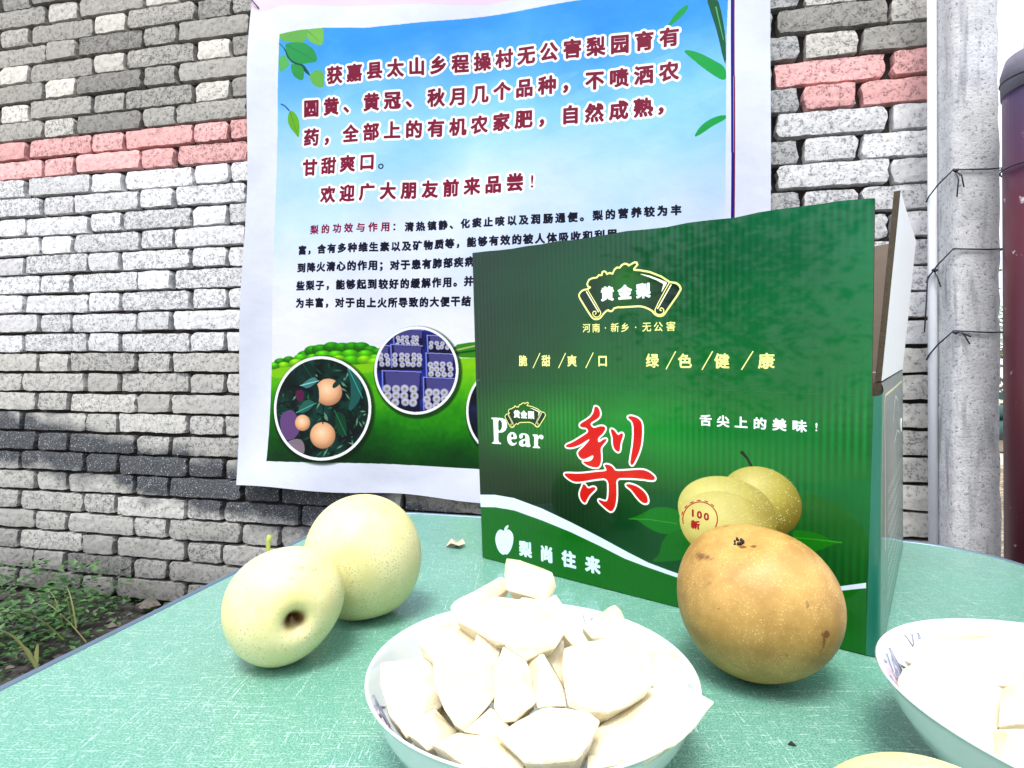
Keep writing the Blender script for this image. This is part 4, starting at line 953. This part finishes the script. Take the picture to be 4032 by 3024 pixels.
# ------------------------------------------------------------------ pear chunks
def Q6(x, y): return (1350+x/1.4271, 2100+y/1.4271)
def Q7(x, y): return (2500+x/1.4439, 1900+y/1.4439)
def dome(cx, cy, z0, hgt, R, pw=1.6):
    def f(x, y):                                            # where the view line meets the heap's surface
        D = ray(x, y); t = .08
        while t < .6:
            P_ = CAM+D*t; r = math.hypot(P_[0]-cx, P_[1]-cy)
            if r < R*1.05 and P_[2] < z0+hgt*(1-min(1, r/R)**pw): return P_
            t += .0008
        return hit(x, y, (0, 0, z0), (0, 0, 1))
    return f
D1 = dome(.0099, .249, .034, .042, .070); D2 = dome(.237, .206, .036, .020, .080)
def chunk(label, pts, T, D, lift=0.0, thick=.020, ridge=(), dep=None, tilt=.5, seed=0, group=None, bw=(.0099, .247, .0725, .038)):
    over = 'overhanging' in label
    P2 = np.array([T(*p) for p in pts]); c2 = P2.mean(0); P2 = c2+(P2-c2)*1.06; C_ = D(*c2)
    if dep is not None: C_ = CAM+ray(*c2)*dep
    V_ = C_-CAM; dist = np.linalg.norm(V_); V_ /= dist; C_ = C_-V_*lift
    n = -V_*(1-tilt)+np.array([0, 0, 1.0])*tilt; n /= np.linalg.norm(n); r = random.Random(seed)
    outl = [hit(x, y, C_, n) for x, y in P2]; c3 = np.mean(outl, 0)
    pts3 = [p-n*r.uniform(.0, .003) for p in outl]
    rd_ = [T(*p[:2]) for p in ridge]
    for (x, y), p in zip(rd_, ridge): pts3.append(hit(x, y, C_, n)+n*p[2])
    for p in outl:
        q = c3+(p-c3)*r.uniform(.62, .85)-n*thick*r.uniform(.75, 1.05); pts3.append(q)
    bm = bmesh.new()
    for p in pts3:
        zb_ = max(p[2], .009); lim = bw[2]*float(np.interp(zb_, [.006, .0107, .020, .0275, .034, .038], [.42, .66, .83, .90, .935, 2.0]))-.0025
        rr_ = math.hypot(p[0]-bw[0], p[1]-bw[1])
        if rr_ > lim and zb_ < bw[3]: p = np.array([bw[0]+(p[0]-bw[0])*lim/rr_, bw[1]+(p[1]-bw[1])*lim/rr_, zb_])
        elif rr_ > bw[2]*.955 and not over: p = np.array([bw[0]+(p[0]-bw[0])*bw[2]*.955/rr_, bw[1]+(p[1]-bw[1])*bw[2]*.955/rr_, zb_+.001])
        else: p = np.array([p[0], p[1], zb_])
        bm.verts.new(tuple(p))
    res = bmesh.ops.convex_hull(bm, input=list(bm.verts))
    bmesh.ops.delete(bm, geom=[g for g in res['geom_interior'] if isinstance(g, bmesh.types.BMVert)], context='VERTS')
    loose = [v for v in bm.verts if not v.link_faces]
    if loose: bmesh.ops.delete(bm, geom=loose, context='VERTS')
    bmesh.ops.dissolve_limit(bm, angle_limit=math.radians(9), verts=list(bm.verts), edges=list(bm.edges))
    bmesh.ops.bevel(bm, geom=list(bm.edges), offset=.0004, segments=1, profile=.6, affect='EDGES', clamp_overlap=True)
    bmesh.ops.triangulate(bm, faces=list(bm.faces))
    bmesh.ops.subdivide_edges(bm, edges=[e for e in bm.edges if e.calc_length() > .005], cuts=2, use_grid_fill=True)
    cc = Vector(c3); 
    for v in bm.verts:
        d = (v.co-cc); k = math.sin(d.x*420+seed)+math.sin(d.y*510+seed*2)+math.sin(d.z*470+seed*3)
        v.co += d.normalized()*(.00030*k+r.uniform(-.00022, .00022))
    bmesh.ops.recalc_face_normals(bm, faces=list(bm.faces))
    for v in bm.verts: v.co -= cc
    me = bpy.data.meshes.new('pear_chunk'); bm.to_mesh(me); bm.free(); me.materials.append(M_FLESH)
    me.polygons.foreach_set('use_smooth', [True]*len(me.polygons)); me.set_sharp_from_angle(angle=math.radians(17))
    o = bpy.data.objects.new('pear_chunk', me); o.location = cc; COL.objects.link(o)
    return tag(o, label, 'pear chunk', group)
g1 = 'peeled pear chunks heaped in the centre bowl'
CH = [
 ('blocky pear chunk perched alone on the very top of the heap', [(925, 140), (1000, 145), (1170, 205), (1190, 295), (1130, 375), (1000, 330), (930, 310), (915, 230)], .000, .018, [(1170, 250, .004), (930, 180, .003)], .45),
 ('long pale wedge slanting down to the left just below the topmost chunk', [(615, 395), (640, 360), (750, 300), (880, 245), (925, 265), (930, 310), (870, 350), (720, 390), (655, 470)], 0, .016, [(800, 330, .003)], .5),
 ('narrow strip of pear sloping right behind the topmost chunk', [(1120, 380), (1200, 330), (1300, 480), (1380, 580), (1290, 610), (1220, 540)], -.004, .016, [], .6),
 ('broad smooth slice under the long pale wedge at the upper left', [(650, 480), (720, 385), (860, 345), (1000, 350), (1010, 420), (940, 620), (860, 590), (790, 540)], .000, .018, [(860, 420, .004)], .6),
 ('large rounded chunk in the upper middle below the topmost one', [(1000, 345), (1130, 375), (1245, 530), (1190, 630), (1030, 678), (920, 635), (915, 480)], .006, .020, [(1050, 480, .006)], .45),
 ('flat pale chunk at the upper left rim of the centre bowl', [(430, 550), (600, 490), (760, 515), (790, 545), (720, 645), (600, 655), (530, 700), (440, 610)], 0, .018, [(600, 560, .003)], .65),
 ('cream inner cut face between the upper left chunks', [(770, 530), (890, 620), (860, 790), (720, 680)], -.004, .018, [], .25),
 ('tall six-sided chunk with a brown speck at its foot, left of centre', [(520, 700), (545, 650), (720, 640), (860, 790), (875, 880), (800, 960), (680, 1095), (620, 1060), (560, 930), (515, 830)], .007, .022, [(650, 800, .005)], .3),
 ('wide chunk resting against the left inside of the centre bowl', [(220, 720), (510, 690), (545, 850), (560, 960), (470, 1010), (355, 1110), (250, 1030), (230, 850)], .001, .020, [(400, 880, .004), (530, 900, .003)], .5),
 ('small curved chunk at the front left rim of the centre bowl', [(425, 1005), (520, 970), (640, 1090), (600, 1140), (480, 1195), (365, 1130), (380, 1065)], .003, .014, [(500, 1050, .003)], .5),
 ('upright wedge with a curved base in the middle of the heap', [(900, 640), (1030, 720), (1090, 930), (1080, 960), (980, 1030), (900, 1030), (845, 965), (855, 780)], .004, .020, [(960, 820, .004)], .25),
 ('shaded triangular wedge right of the upright one', [(1035, 710), (1110, 645), (1180, 760), (1245, 880), (1255, 970), (1090, 975), (1070, 850)], 0, .018, [(1110, 760, .002)], .25),
 ('sliver of pear showing between the rounded chunk and the big right one', [(1110, 650), (1240, 590), (1250, 860), (1180, 750)], -.004, .016, [], .3),
 ('biggest blocky chunk in the right half of the heap', [(1245, 635), (1400, 590), (1580, 580), (1660, 700), (1720, 850), (1680, 900), (1500, 1010), (1430, 1010), (1270, 960), (1240, 780)], .006, .022, [(1450, 760, .006), (1300, 900, .002)], .4),
 ('pointed chunk sticking up at the upper right rim', [(1350, 520), (1500, 400), (1530, 393), (1555, 440), (1610, 540), (1590, 600), (1400, 585)], .001, .018, [(1500, 480, .004)], .4),
 ('smooth chunk against the right inside of the centre bowl', [(1600, 600), (1720, 560), (1850, 640), (1935, 720), (1940, 820), (1900, 905), (1820, 880), (1730, 850), (1680, 720)], .001, .018, [(1780, 700, .004)], .55),
 ('wide translucent slice overhanging the front right rim', [(1380, 1190), (1430, 1080), (1500, 1010), (1700, 900), (1830, 810), (2060, 935), (1980, 1070), (1860, 1180), (1700, 1260), (1500, 1265), (1400, 1240)], .005, .014, [(1650, 1080, .004)], .5),
 ('large diamond-shaped chunk at the front centre of the bowl', [(885, 1130), (1000, 1050), (1130, 970), (1250, 975), (1370, 1010), (1425, 1045), (1380, 1160), (1330, 1325), (1030, 1305)], .006, .022, [(1180, 1120, .005)], .5),
 ('low flat chunk along the front left rim beside the diamond-shaped one', [(480, 1195), (600, 1140), (650, 1095), (860, 1120), (920, 1170), (1020, 1290), (1000, 1335), (700, 1300), (560, 1250)], .002, .018, [(760, 1200, .004)], .6),
 ('chunk mostly hidden between the tall six-sided and the diamond-shaped ones', [(690, 1090), (830, 970), (900, 1010), (935, 1080), (880, 1130)], .0, .018, [], .5),
 ('small dark-edged piece at the very front right of the heap', [(1375, 1250), (1400, 1240), (1500, 1265), (1640, 1270), (1600, 1310), (1370, 1335)], .0, .012, [], .6),
]
for i, (lab, pts, lift, th_, rid, tl_) in enumerate(CH): chunk(lab, pts, Q6, D1, lift, th_, rid, None, tl_, 11+i, g1)
# unseen chunks that carry the heap from below
for i in range(9):
    a = i*.7+.3; r = .026 if i else 0; r = .040 if i > 4 else r
    x, y = .0099+r*math.cos(a), .248+r*math.sin(a)
    bm = bmesh.new(); rr = random.Random(90+i)
    for k in range(14):
        d = Vector((rr.gauss(0, 1), rr.gauss(0, 1), rr.gauss(0, 1))).normalized(); bm.verts.new((d.x*.018, d.y*.016, d.z*.011))
    bmesh.ops.convex_hull(bm, input=list(bm.verts)); bmesh.ops.bevel(bm, geom=list(bm.edges), offset=.001, segments=1, affect='EDGES')
    me = bpy.data.meshes.new('pear_chunk'); bm.to_mesh(me); bm.free(); me.materials.append(M_FLESH)
    o = bpy.data.objects.new('pear_chunk', me); COL.objects.link(o); o.location = (x, y, .0275 if r > .03 else .031)
    tag(o, 'pear chunk buried at the bottom of the heap in the centre bowl', 'pear chunk', 'buried pear chunks in the centre bowl')
g2 = 'peeled pear chunks in the right bowl'
for i, (lab, pts, lift, th_, rid, tl_) in enumerate([
 ('large white wedge filling the front left of the right bowl', [(1430, 1130), (1540, 1055), (1660, 960), (1760, 1010), (1900, 1020), (1960, 1120), (2080, 1170), (2070, 1330), (2035, 1400), (2030, 1590), (1850, 1480), (1650, 1330), (1480, 1210)], .002, .020, [(1800, 1200, .004)], .6),
 ('yellowish curved slice at the back of the right bowl', [(1540, 985), (1620, 890), (1850, 850), (2060, 870), (2160, 920), (2200, 1130), (2000, 1130), (1900, 1040), (1760, 1000), (1600, 1010)], .001, .020, [(1900, 930, .004)], .55),
 ('beige cut chunk with a brown mark at the right edge of the photo', [(2080, 1170), (2200, 1130), (2400, 1180), (2400, 1370), (2080, 1375)], .004, .024, [(2180, 1230, .003)], .4),
 ('cream chunk in the bottom right corner of the photo', [(2035, 1395), (2400, 1375), (2400, 1680), (2010, 1650)], .006, .022, [(2100, 1450, .004)], .45)]):
    chunk(lab, pts, Q7, D2, lift, th_, rid, None, tl_, 61+i, g2, (.237, .206, .0835, .043))
for i in range(7):
    a = i*.9+.3; r = .045 if i else 0; x, y = .237+r*math.cos(a), .206+r*math.sin(a)
    bm = bmesh.new(); rr = random.Random(190+i)
    for k in range(14):
        d = Vector((rr.gauss(0, 1), rr.gauss(0, 1), rr.gauss(0, 1))).normalized(); bm.verts.new((d.x*.020, d.y*.018, d.z*.010))
    bmesh.ops.convex_hull(bm, input=list(bm.verts)); bmesh.ops.bevel(bm, geom=list(bm.edges), offset=.001, segments=1, affect='EDGES')
    me = bpy.data.meshes.new('pear_chunk'); bm.to_mesh(me); bm.free(); me.materials.append(M_FLESH)
    o = bpy.data.objects.new('pear_chunk', me); COL.objects.link(o); o.location = (x, y, .029)
    tag(o, 'pear chunk buried at the bottom of the right bowl', 'pear chunk', 'buried pear chunks in the right bowl')

# small scraps on the table
def scrap(name, label, cat, px, py, pts, mat, sc_=1.0, hgt=.003):
    c = tab(px, py); V = [(c[0]+x*sc_, c[1]+y*sc_, .0006+hgt*abs(math.sin(i*1.9))) for i, (x, y) in enumerate(pts)]
    n = len(V); V.append((c[0], c[1], .0022)); V += [(a, b, z-.0004) for a, b, z in V]; m = n+1
    Fc = [(i, (i+1) % n, n) for i in range(n)]+[((i+1) % n+m, i+m, n+m) for i in range(n)]+[(i, i+m, (i+1) % n+m, (i+1) % n) for i in range(n)]
    return tag(mobj(name, V, Fc, mat), label, cat)
M_SCRAP = plain('dry_petal', (.62, .45, .32), .7, .4, 200)
scrap('dry_petal', 'small curled beige petal scrap on the table left of the box', 'petal', 1795, 2150, [(-.009, -.004), (-.004, -.010), (.004, -.012), (.009, -.004), (.006, .004), (.001, .010), (-.005, .006)], M_SCRAP, 1.1, .006)
scrap('dark_crumb', 'tiny black crumb on the table below the big russet pear', 'crumb', 3118, 2937, [(-.0015, .0006), (-.0004, -.0006), (.0016, -.0014), (.0008, .0003), (.0002, .0016)], M_BLACK, 1.0, .0006)

# ------------------------------------------------------------------ concrete post, pipes, wires
PL = np.array([.888, 1.095, 0.0]); pw = .084; pr_d = UD; pb_d = -WN
post_bm = []; rr = random.Random(4); nz_ = 60; ring_ = []
def post_ring(z):
    pts = []; w = pw
    for k in range(4):
        for i in range(6):
            s = i/6; q = [(s, 0), (1, s), (1-s, 1), (0, 1-s)][k]; x, y = q[0]*w, q[1]*.085
            jx = rr.gauss(0, .0006)+(rr.uniform(-.004, .001) if k == 1 or (k == 0 and i == 5) else 0)*(.5+.5*math.sin(z*9))
            if i == 0: x += (.003 if q[0] == 0 else -.003); y += (.003 if q[1] == 0 else -.003)
            pts.append(PL+pr_d*(x+jx)+pb_d*(y+rr.gauss(0, .0006))+np.array([0, 0, z]))
    return pts
V = []
for j in range(nz_+1): V += post_ring(GZ-.05+(1.22-GZ)*j/nz_)
m = 24; Fc = [(j*m+i, j*m+(i+1) % m, (j+1)*m+(i+1) % m, (j+1)*m+i) for j in range(nz_) for i in range(m)]+[tuple(range(nz_*m, nz_*m+m))]
o = mobj('concrete_post', V, Fc, M_CONC, None, True); tag(o, 'square rough concrete post at the right end of the brick wall, tied round with wire', 'post')
# thin white pipe strapped to the post's left side
c = PL+pb_d*.060-pr_d*.0095
tag(tube('white_pipe', [(c[0], c[1], GZ), (c[0], c[1], 1.3)], .0085, M_PVC, None, 16), 'thin white plastic pipe strapped to the left side of the concrete post', 'pipe')
def loop_pts(z, dz, r=.0):
    o1 = PL-pr_d*.003-pb_d*.003; o2 = PL+pr_d*(pw+.002)-pb_d*.003; o3 = PL+pr_d*(pw+.003)+pb_d*.088; lp = c-pr_d*.010
    return [o3+np.array([0, 0, z]), o2+np.array([0, 0, z+.001]), PL+pr_d*.06-pb_d*.0035+np.array([0, 0, z]), o1+np.array([0, 0, z+dz*.1]), (o1+lp)/2-pr_d*.004+np.array([0, 0, z-dz*.45]), lp-pb_d*.006+np.array([0, 0, z-dz*.9]), lp+pb_d*.004+np.array([0, 0, z-dz*1.1]), c+pb_d*.016+np.array([0, 0, z-dz]), o3-pr_d*.08+np.array([0, 0, z-dz*.5])]
for nm, ypx, dz, lab in (('upper', 670, .034, 'uppermost dark wire tied round the concrete post'), ('mid', 985, .045, 'middle dark wire round the concrete post, with a long loose tail'), ('low', 1310, .045, 'lowest dark wire tied round the concrete post')):
    P_ = hit(3830, ypx, PL-pb_d*.003, WN); z = P_[2]; w = empty('wire_tie', tuple(PL+np.array([0, 0, z])), lab, 'wire')
    tube('loop', loop_pts(z, dz), .00155, M_WIRE, w, 6)
    k = PL-pr_d*.002-pb_d*.006+np.array([0, 0, z+.001]) if nm != 'mid' else c-pr_d*.004-pb_d*.014+np.array([0, 0, z-.028])
    tube('knot', [k+np.array([-.004, 0, .002]), k+np.array([.0, -.002, -.002]), k+np.array([.006, 0, .001])], .0032, M_WIRE, w, 6)
    if nm == 'upper': tl2 = [[k, k+pr_d*.004+np.array([0, -.004, -.02]), k+pr_d*.001+np.array([0, -.004, -.055])], [k, k+pr_d*.010+np.array([0, -.003, -.012]), k+pr_d*.014+np.array([0, -.003, -.036])]]
    elif nm == 'mid': tl2 = [[k, k+pr_d*.006+np.array([0, -.003, -.02]), k+pr_d*.010+np.array([0, -.003, -.036])], [k, k-pr_d*.012+np.array([0, 0, -.014]), k-pr_d*.014+np.array([0, 0, -.06]), k-pr_d*.018+np.array([0, 0, -.13])]]
    else: tl2 = [[k, k+pr_d*.012+np.array([0, -.002, -.002]), k+pr_d*.024+np.array([0, -.002, -.024])], [k+pr_d*.01, k+pr_d*.026+np.array([0, -.002, -.010])]]
    for q in tl2: tube('loose_end', q, .0014, M_WIRE, w, 6)
# purple-red post with a weathered band, wire and blue cap
PX, PY, PRr = .969, .985, .062
def red_mat():
    m = NM('dark_red_paint'); c_ = m.coord('Object'); n_ = m.noise(c_, 9, 3); chips = m.ramp(m.noise(c_, 42, 4, .6), .66, .70)
    col = m.mix(n_, (.055, .006, .014), (.10, .012, .024)); g = m.add('ShaderNodeNewGeometry'); sx = m.add('ShaderNodeSeparateXYZ'); m.l.new(g.outputs['Position'], sx.inputs[0])
    dusty = m.ramp(m.math('ADD', sx.outputs['Z'], m.math('MULTIPLY', n_, .25)), .60, .86); col = m.mix(dusty, col, (.050, .034, .085))
    m.set(color=m.mix(chips, col, (.42, .36, .40)), rough=.35, spec=.5); m.bump(n_, .2, .003); return m.m
rp_ = empty('red_post', (PX, PY, GZ), 'thick dark purple-red painted post at the right edge of the photo', 'post')
ZTp = .765
tube('pole', [(PX, PY, GZ), (PX, PY, .1), (PX, PY, ZTp)], PRr, red_mat(), rp_, 48)
M_GREYB = plain('weathered_grey_sleeve', (.16, .15, .20), .6, .3, 25, .4, .003)
tube('sleeve', [(PX, PY, ZTp-.045), (PX, PY, ZTp-.004), (PX, PY, ZTp+.022), (PX, PY, ZTp+.024)], [PRr+.002, PRr+.003, PRr-.004, PRr-.014], M_GREYB, rp_, 48)
for zz_, t_ in ((ZTp-.022, .006), (ZTp-.185, .003)):
    tube('wire', [(PX+(PRr+.003)*math.cos(a), PY+(PRr+.003)*math.sin(a), zz_+t_*math.sin(a*1.0)) for a in np.linspace(0, 2*math.pi, 40)], .0016, M_WIRE, rp_, 6)
cap = empty('blue_bottle', (PX+.012, PY, ZTp+.024), 'blue plastic container standing on top of the red post', 'container')
tube('container_body', [(PX+.012, PY, ZTp+.0245), (PX+.012, PY, ZTp+.030), (PX+.012, PY, ZTp+.060), (PX+.012, PY, ZTp+.064)], [.034, .040, .040, .030], M_BLUE, cap, 32)
tube('container_neck', [(PX+.012, PY, ZTp+.064), (PX+.012, PY, ZTp+.078)], [.020, .018], M_BLUE, cap, 24)
# wire from the post to the red post
a0 = PL+pr_d*(pw+.002)+np.array([0, 0, hit(3900, 978, PL, WN)[2]]); b0_ = np.array([PX-PRr*.8, PY-PRr*.6, hit(3950, 978, (PX, PY, 0), (0, 1, 0))[2]])
ww = tube('linking_wire', [a0, (a0+b0_)/2+np.array([0, 0, -.003]), b0_, b0_+np.array([.03, -.022, .003]), b0_+np.array([.10, -.020, .008])], .0012, M_WIRE, None, 6)
tag(ww, 'short twisted wire linking the concrete post to the red post', 'wire')

# ------------------------------------------------------------------ weeds at the foot of the wall
def leaf_cloud(n, fn, size, rng, fold=.25):
    V = []; Fc = []
    for _ in range(n):
        c, up_, s = fn(rng); s *= size*rng.uniform(.6, 1.3); a = rng.uniform(0, 6.283); tl_ = rng.uniform(-.2, .9)
        d = Vector((math.cos(a)*math.cos(tl_), math.sin(a)*math.cos(tl_), math.sin(tl_)*.6)).normalized(); w = d.cross(Vector((0, 0, 1))); w = (w if w.length > .05 else Vector((1, 0, 0))).normalized()
        up2 = w.cross(d); b = len(V); c = Vector(c)
        V += [c, c+d*s*.45+w*s*.34+up2*s*fold*.3, c+d*s, c+d*s*.45-w*s*.34+up2*s*fold*.3, c+d*s*.5]
        Fc += [(b, b+1, b+4), (b+1, b+2, b+4), (b+2, b+3, b+4), (b+3, b, b+4)]
    return V, Fc
rg = random.Random(33); clumps = [(rg.uniform(-1.95, -1.10), rg.uniform(1.02, 1.60), rg.uniform(.05, .15)) for _ in range(60)]
def weed_fn(r):
    x, y, h = r.choice(clumps); z = h*r.random()**.8; s = .03+.07*(1-z/.16)
    px, py = x+r.gauss(0, s*.8), y+r.gauss(0, s*.8)
    lim = WD-math.tan(TH)*px-.05
    return (px, min(py, lim), GZ+z+.005), None, 1.0
v, f = leaf_cloud(7000, weed_fn, .021, rg); tag(mobj('weeds', v, f, M_WEED), kind='stuff', label='low dark green leafy weeds growing on the soil at the foot of the wall')
def weed_low(r): x = r.uniform(-2.3, -.4); y = r.uniform(.95, 1.75); return (x, min(y, WD-math.tan(TH)*x-.04), GZ+r.uniform(0, .02)), None, 1.0
v, f = leaf_cloud(1300, weed_low, .014, rg); tag(mobj('ground_cover', v, f, M_WEED), kind='stuff')
# clods and rubble at the foot of the wall
parts = []
for i in range(420):
    u_ = rg.uniform(-2.2, .9); s = rg.uniform(.006, .022)*(1 if rg.random() < .9 else 1.8); c_ = wallp(u_, GZ, rg.uniform(.01, .5)**1.0); k = []
    for q in ((1, 0, 0), (0, 1, 0), (-1, 0, 0), (0, -1, 0), (0, 0, 1), (0, 0, -1)): k.append((c_[0]+q[0]*s*rg.uniform(.6, 1.2), c_[1]+q[1]*s*rg.uniform(.6, 1.2), GZ+.002+q[2]*s*rg.uniform(.4, .8)))
    parts.append((k, [(0, 1, 4), (1, 2, 4), (2, 3, 4), (3, 0, 4), (1, 0, 5), (2, 1, 5), (3, 2, 5), (0, 3, 5)]))
v, f = merge(parts); tag(mobj('soil_clods', v, f, plain('clod', (.14, .125, .11), .95, .5, 80, .6, .004)), kind='stuff')
def blade_pts(base, tip, sag, w):
    b, t_ = np.array(base), np.array(tip); V = []; n_ = 9; side = np.cross(t_-b, (0, 1, .3)); side = side/np.linalg.norm(side)
    for i in range(n_+1):
        s = i/n_; p = b*(1-s)+t_*s+np.array([0, 0, sag*math.sin(math.pi*s)]); ww_ = w*(1-s**2)+.0003
        V += [p+side*ww_, p+np.array([0, -.0008, .0008]), p-side*ww_]
    Fc = []
    for i in range(n_):
        a = i*3; Fc += [(a, a+1, a+4, a+3), (a+1, a+2, a+5, a+4)]
    return V, Fc
def pw_(x, y, Z): return CAM+ray(x, y)*Z
for lab, tufts in (('pale bent grass stalk crossing the weeds at the left edge', [((60, 2420, 1.30), (-60, 2440, 1.25), .01), ((250, 2520, 1.30), (-10, 2425, 1.25), .03)]),
                   ('broad green grass blades at the left edge below the weeds', [((145, 2630, 1.12), (-20, 2480, 1.10), .02), ((140, 2625, 1.12), (150, 2535, 1.12), .01), ((150, 2625, 1.12), (60, 2560, 1.15), .02)]),
                   ('thin tall yellowish grass leaning over the right end of the weeds', [((340, 2530, 1.32), (155, 2355, 1.34), .01), ((300, 2475, 1.35), (258, 2305, 1.36), .02), ((250, 2470, 1.38), (185, 2320, 1.38), .02), ((298, 2470, 1.36), (262, 2350, 1.33), -.01)])):
    r_ = empty('grass_tuft', tuple(pw_(*tufts[0][0])), lab, 'grass tuft', 'loose grass stalks among the weeds')
    for a_, b_, sg in tufts:
        v, f = blade_pts(pw_(*a_), pw_(*b_), sg, .0046 if 'broad' in lab else .0024); mobj('blade', v, f, M_GRASS, r_)

# ------------------------------------------------------------------ far background seen between the posts
def tree(x, y, h, cr, lab, seed, mat=M_FAR, n=2600):
    r = random.Random(seed); root = empty('tree', (x, y, GZ), lab, 'tree', 'trees beyond the yard')
    parts = [tube_data([(x, y, GZ), (x+.05*h*.3, y, GZ+h*.3), (x, y+.03, GZ+h*.62)], [.05*h*.5, .04*h*.5, .02*h*.5], 8)]; cl = []
    for i in range(9):
        a = r.uniform(0, 6.28); q = (x+math.cos(a)*cr*.7, y+math.sin(a)*cr*.7, GZ+h*r.uniform(.5, .9)); cl.append(q)
        parts.append(tube_data([(x, y, GZ+h*r.uniform(.3, .55)), ((x+q[0])/2, (y+q[1])/2, q[2]-.1*h), q], [.03*h*.4, .02*h*.4, .008*h], 6))
    v, f = merge(parts); mobj('trunk', v, f, plain('bark', (.12, .09, .06), .9, .4, 20, .5, .01), root)
    def fn(rr_):
        q = rr_.choice(cl); return (q[0]+rr_.gauss(0, cr*.30), q[1]+rr_.gauss(0, cr*.30), max(GZ+.3, q[2]+rr_.gauss(0, h*.10))), None, 1.0
    v, f = leaf_cloud(n, fn, .09*h/3, r); mobj('crown', v, f, mat, root)
tree(8.2, 9.4, 2.3, 1.3, 'small sunlit tree seen in the gap between the concrete post and the red post', 1)
tree(11.2, 11.5, 2.8, 1.6, 'pale leafy tree further right beyond the yard', 2)
# green plastic covered heap and a rail, in the same gap
hp = empty('covered_heap', (5.7, 6.6, GZ), 'low dark green plastic-covered heap across the yard between the posts', 'covered heap')
for nm, z0, z1, yy_, rr_ in (('lower_roll', -.14, -.33, 6.45, .17), ('upper_roll', .0, -.10, 6.62, .14)):
    zc_ = (z0+z1)/2; pts = [(5.0+i*.22, yy_+.03*math.sin(i*1.3), zc_+.015*math.sin(i*2.1)) for i in range(9)]; v, f = tube_data(pts, [rr_*.6]+[rr_*(.95+.05*math.sin(i*2)) for i in range(7)]+[rr_*.6], 14)
    v = [(p[0], p[1], zc_+(p[2]-zc_)*(.75)) for p in v]; mobj(nm, v, f, M_TARP, hp, True)
v, f = box_data((5.0, 6.40, GZ), (1.8, 0, 0), (0, .35, 0), (0, 0, .16)); mobj('pallet', v, f, plain('weathered_wood', (.42, .36, .28), .8, .3, 20), hp)
rl = empty('rail_fence', (5.9, 7.6, GZ), 'dark green horizontal rail on posts beyond the covered heap', 'fence')
v, f = box_data((4.8, 7.6, .13), (2.8, 0, 0), (0, .06, 0), (0, 0, .10)); mobj('rail', v, f, M_TARP, rl)
for x in (4.9, 6.2, 7.4): v, f = box_data((x, 7.665, GZ), (.07, 0, 0), (0, .07, 0), (0, 0, .72)); mobj('fence_post', v, f, M_TARP, rl)
def grove_fn(r):
    k = r.choice(((-3.5, -7.5, 2.3), (1.5, -8.5, 2.6), (6.5, -7.0, 2.4), (-8.5, -6.0, 2.2)))
    return (k[0]+r.gauss(0, k[2]*.5), k[1]+r.gauss(0, .8), GZ+max(.1, r.gauss(2.6, 1.3))), None, 1.0
v, f = leaf_cloud(9000, grove_fn, .26, random.Random(77)); tag(mobj('orchard_trees', v, f, M_WEED), kind='stuff')
def hedge_fn(r): return (r.uniform(2.5, 16), r.uniform(10.5, 12.5), GZ+1.0*r.random()**.7), None, 1.0
v, f = leaf_cloud(9000, hedge_fn, .11, rg); tag(mobj('hedge', v, f, M_FAR), kind='stuff')
def straw_fn(r): x = r.uniform(1.1, 3.9); y = x/.88+r.gauss(0, .3); return (x, y, GZ+.10*r.random()*max(0, 1-abs(y-x/.88))), None, 1.0
parts = []
for i in range(2600):
    (x, y, z), _, _ = straw_fn(rg); a = rg.uniform(-.5, .5); L = rg.uniform(.04, .16); dx, dy = math.cos(a)*L, math.sin(a)*L; w_ = .004
    parts.append(([(x, y, z), (x+dx, y+dy, z+rg.uniform(-.01, .02)), (x+dx, y+dy+w_, z+.006), (x, y+w_, z+.006)], [(0, 1, 2, 3)]))
v, f = merge(parts); tag(mobj('straw', v, f, M_STRAW), kind='stuff', label='loose dry straw scattered on the ground beyond the concrete post')
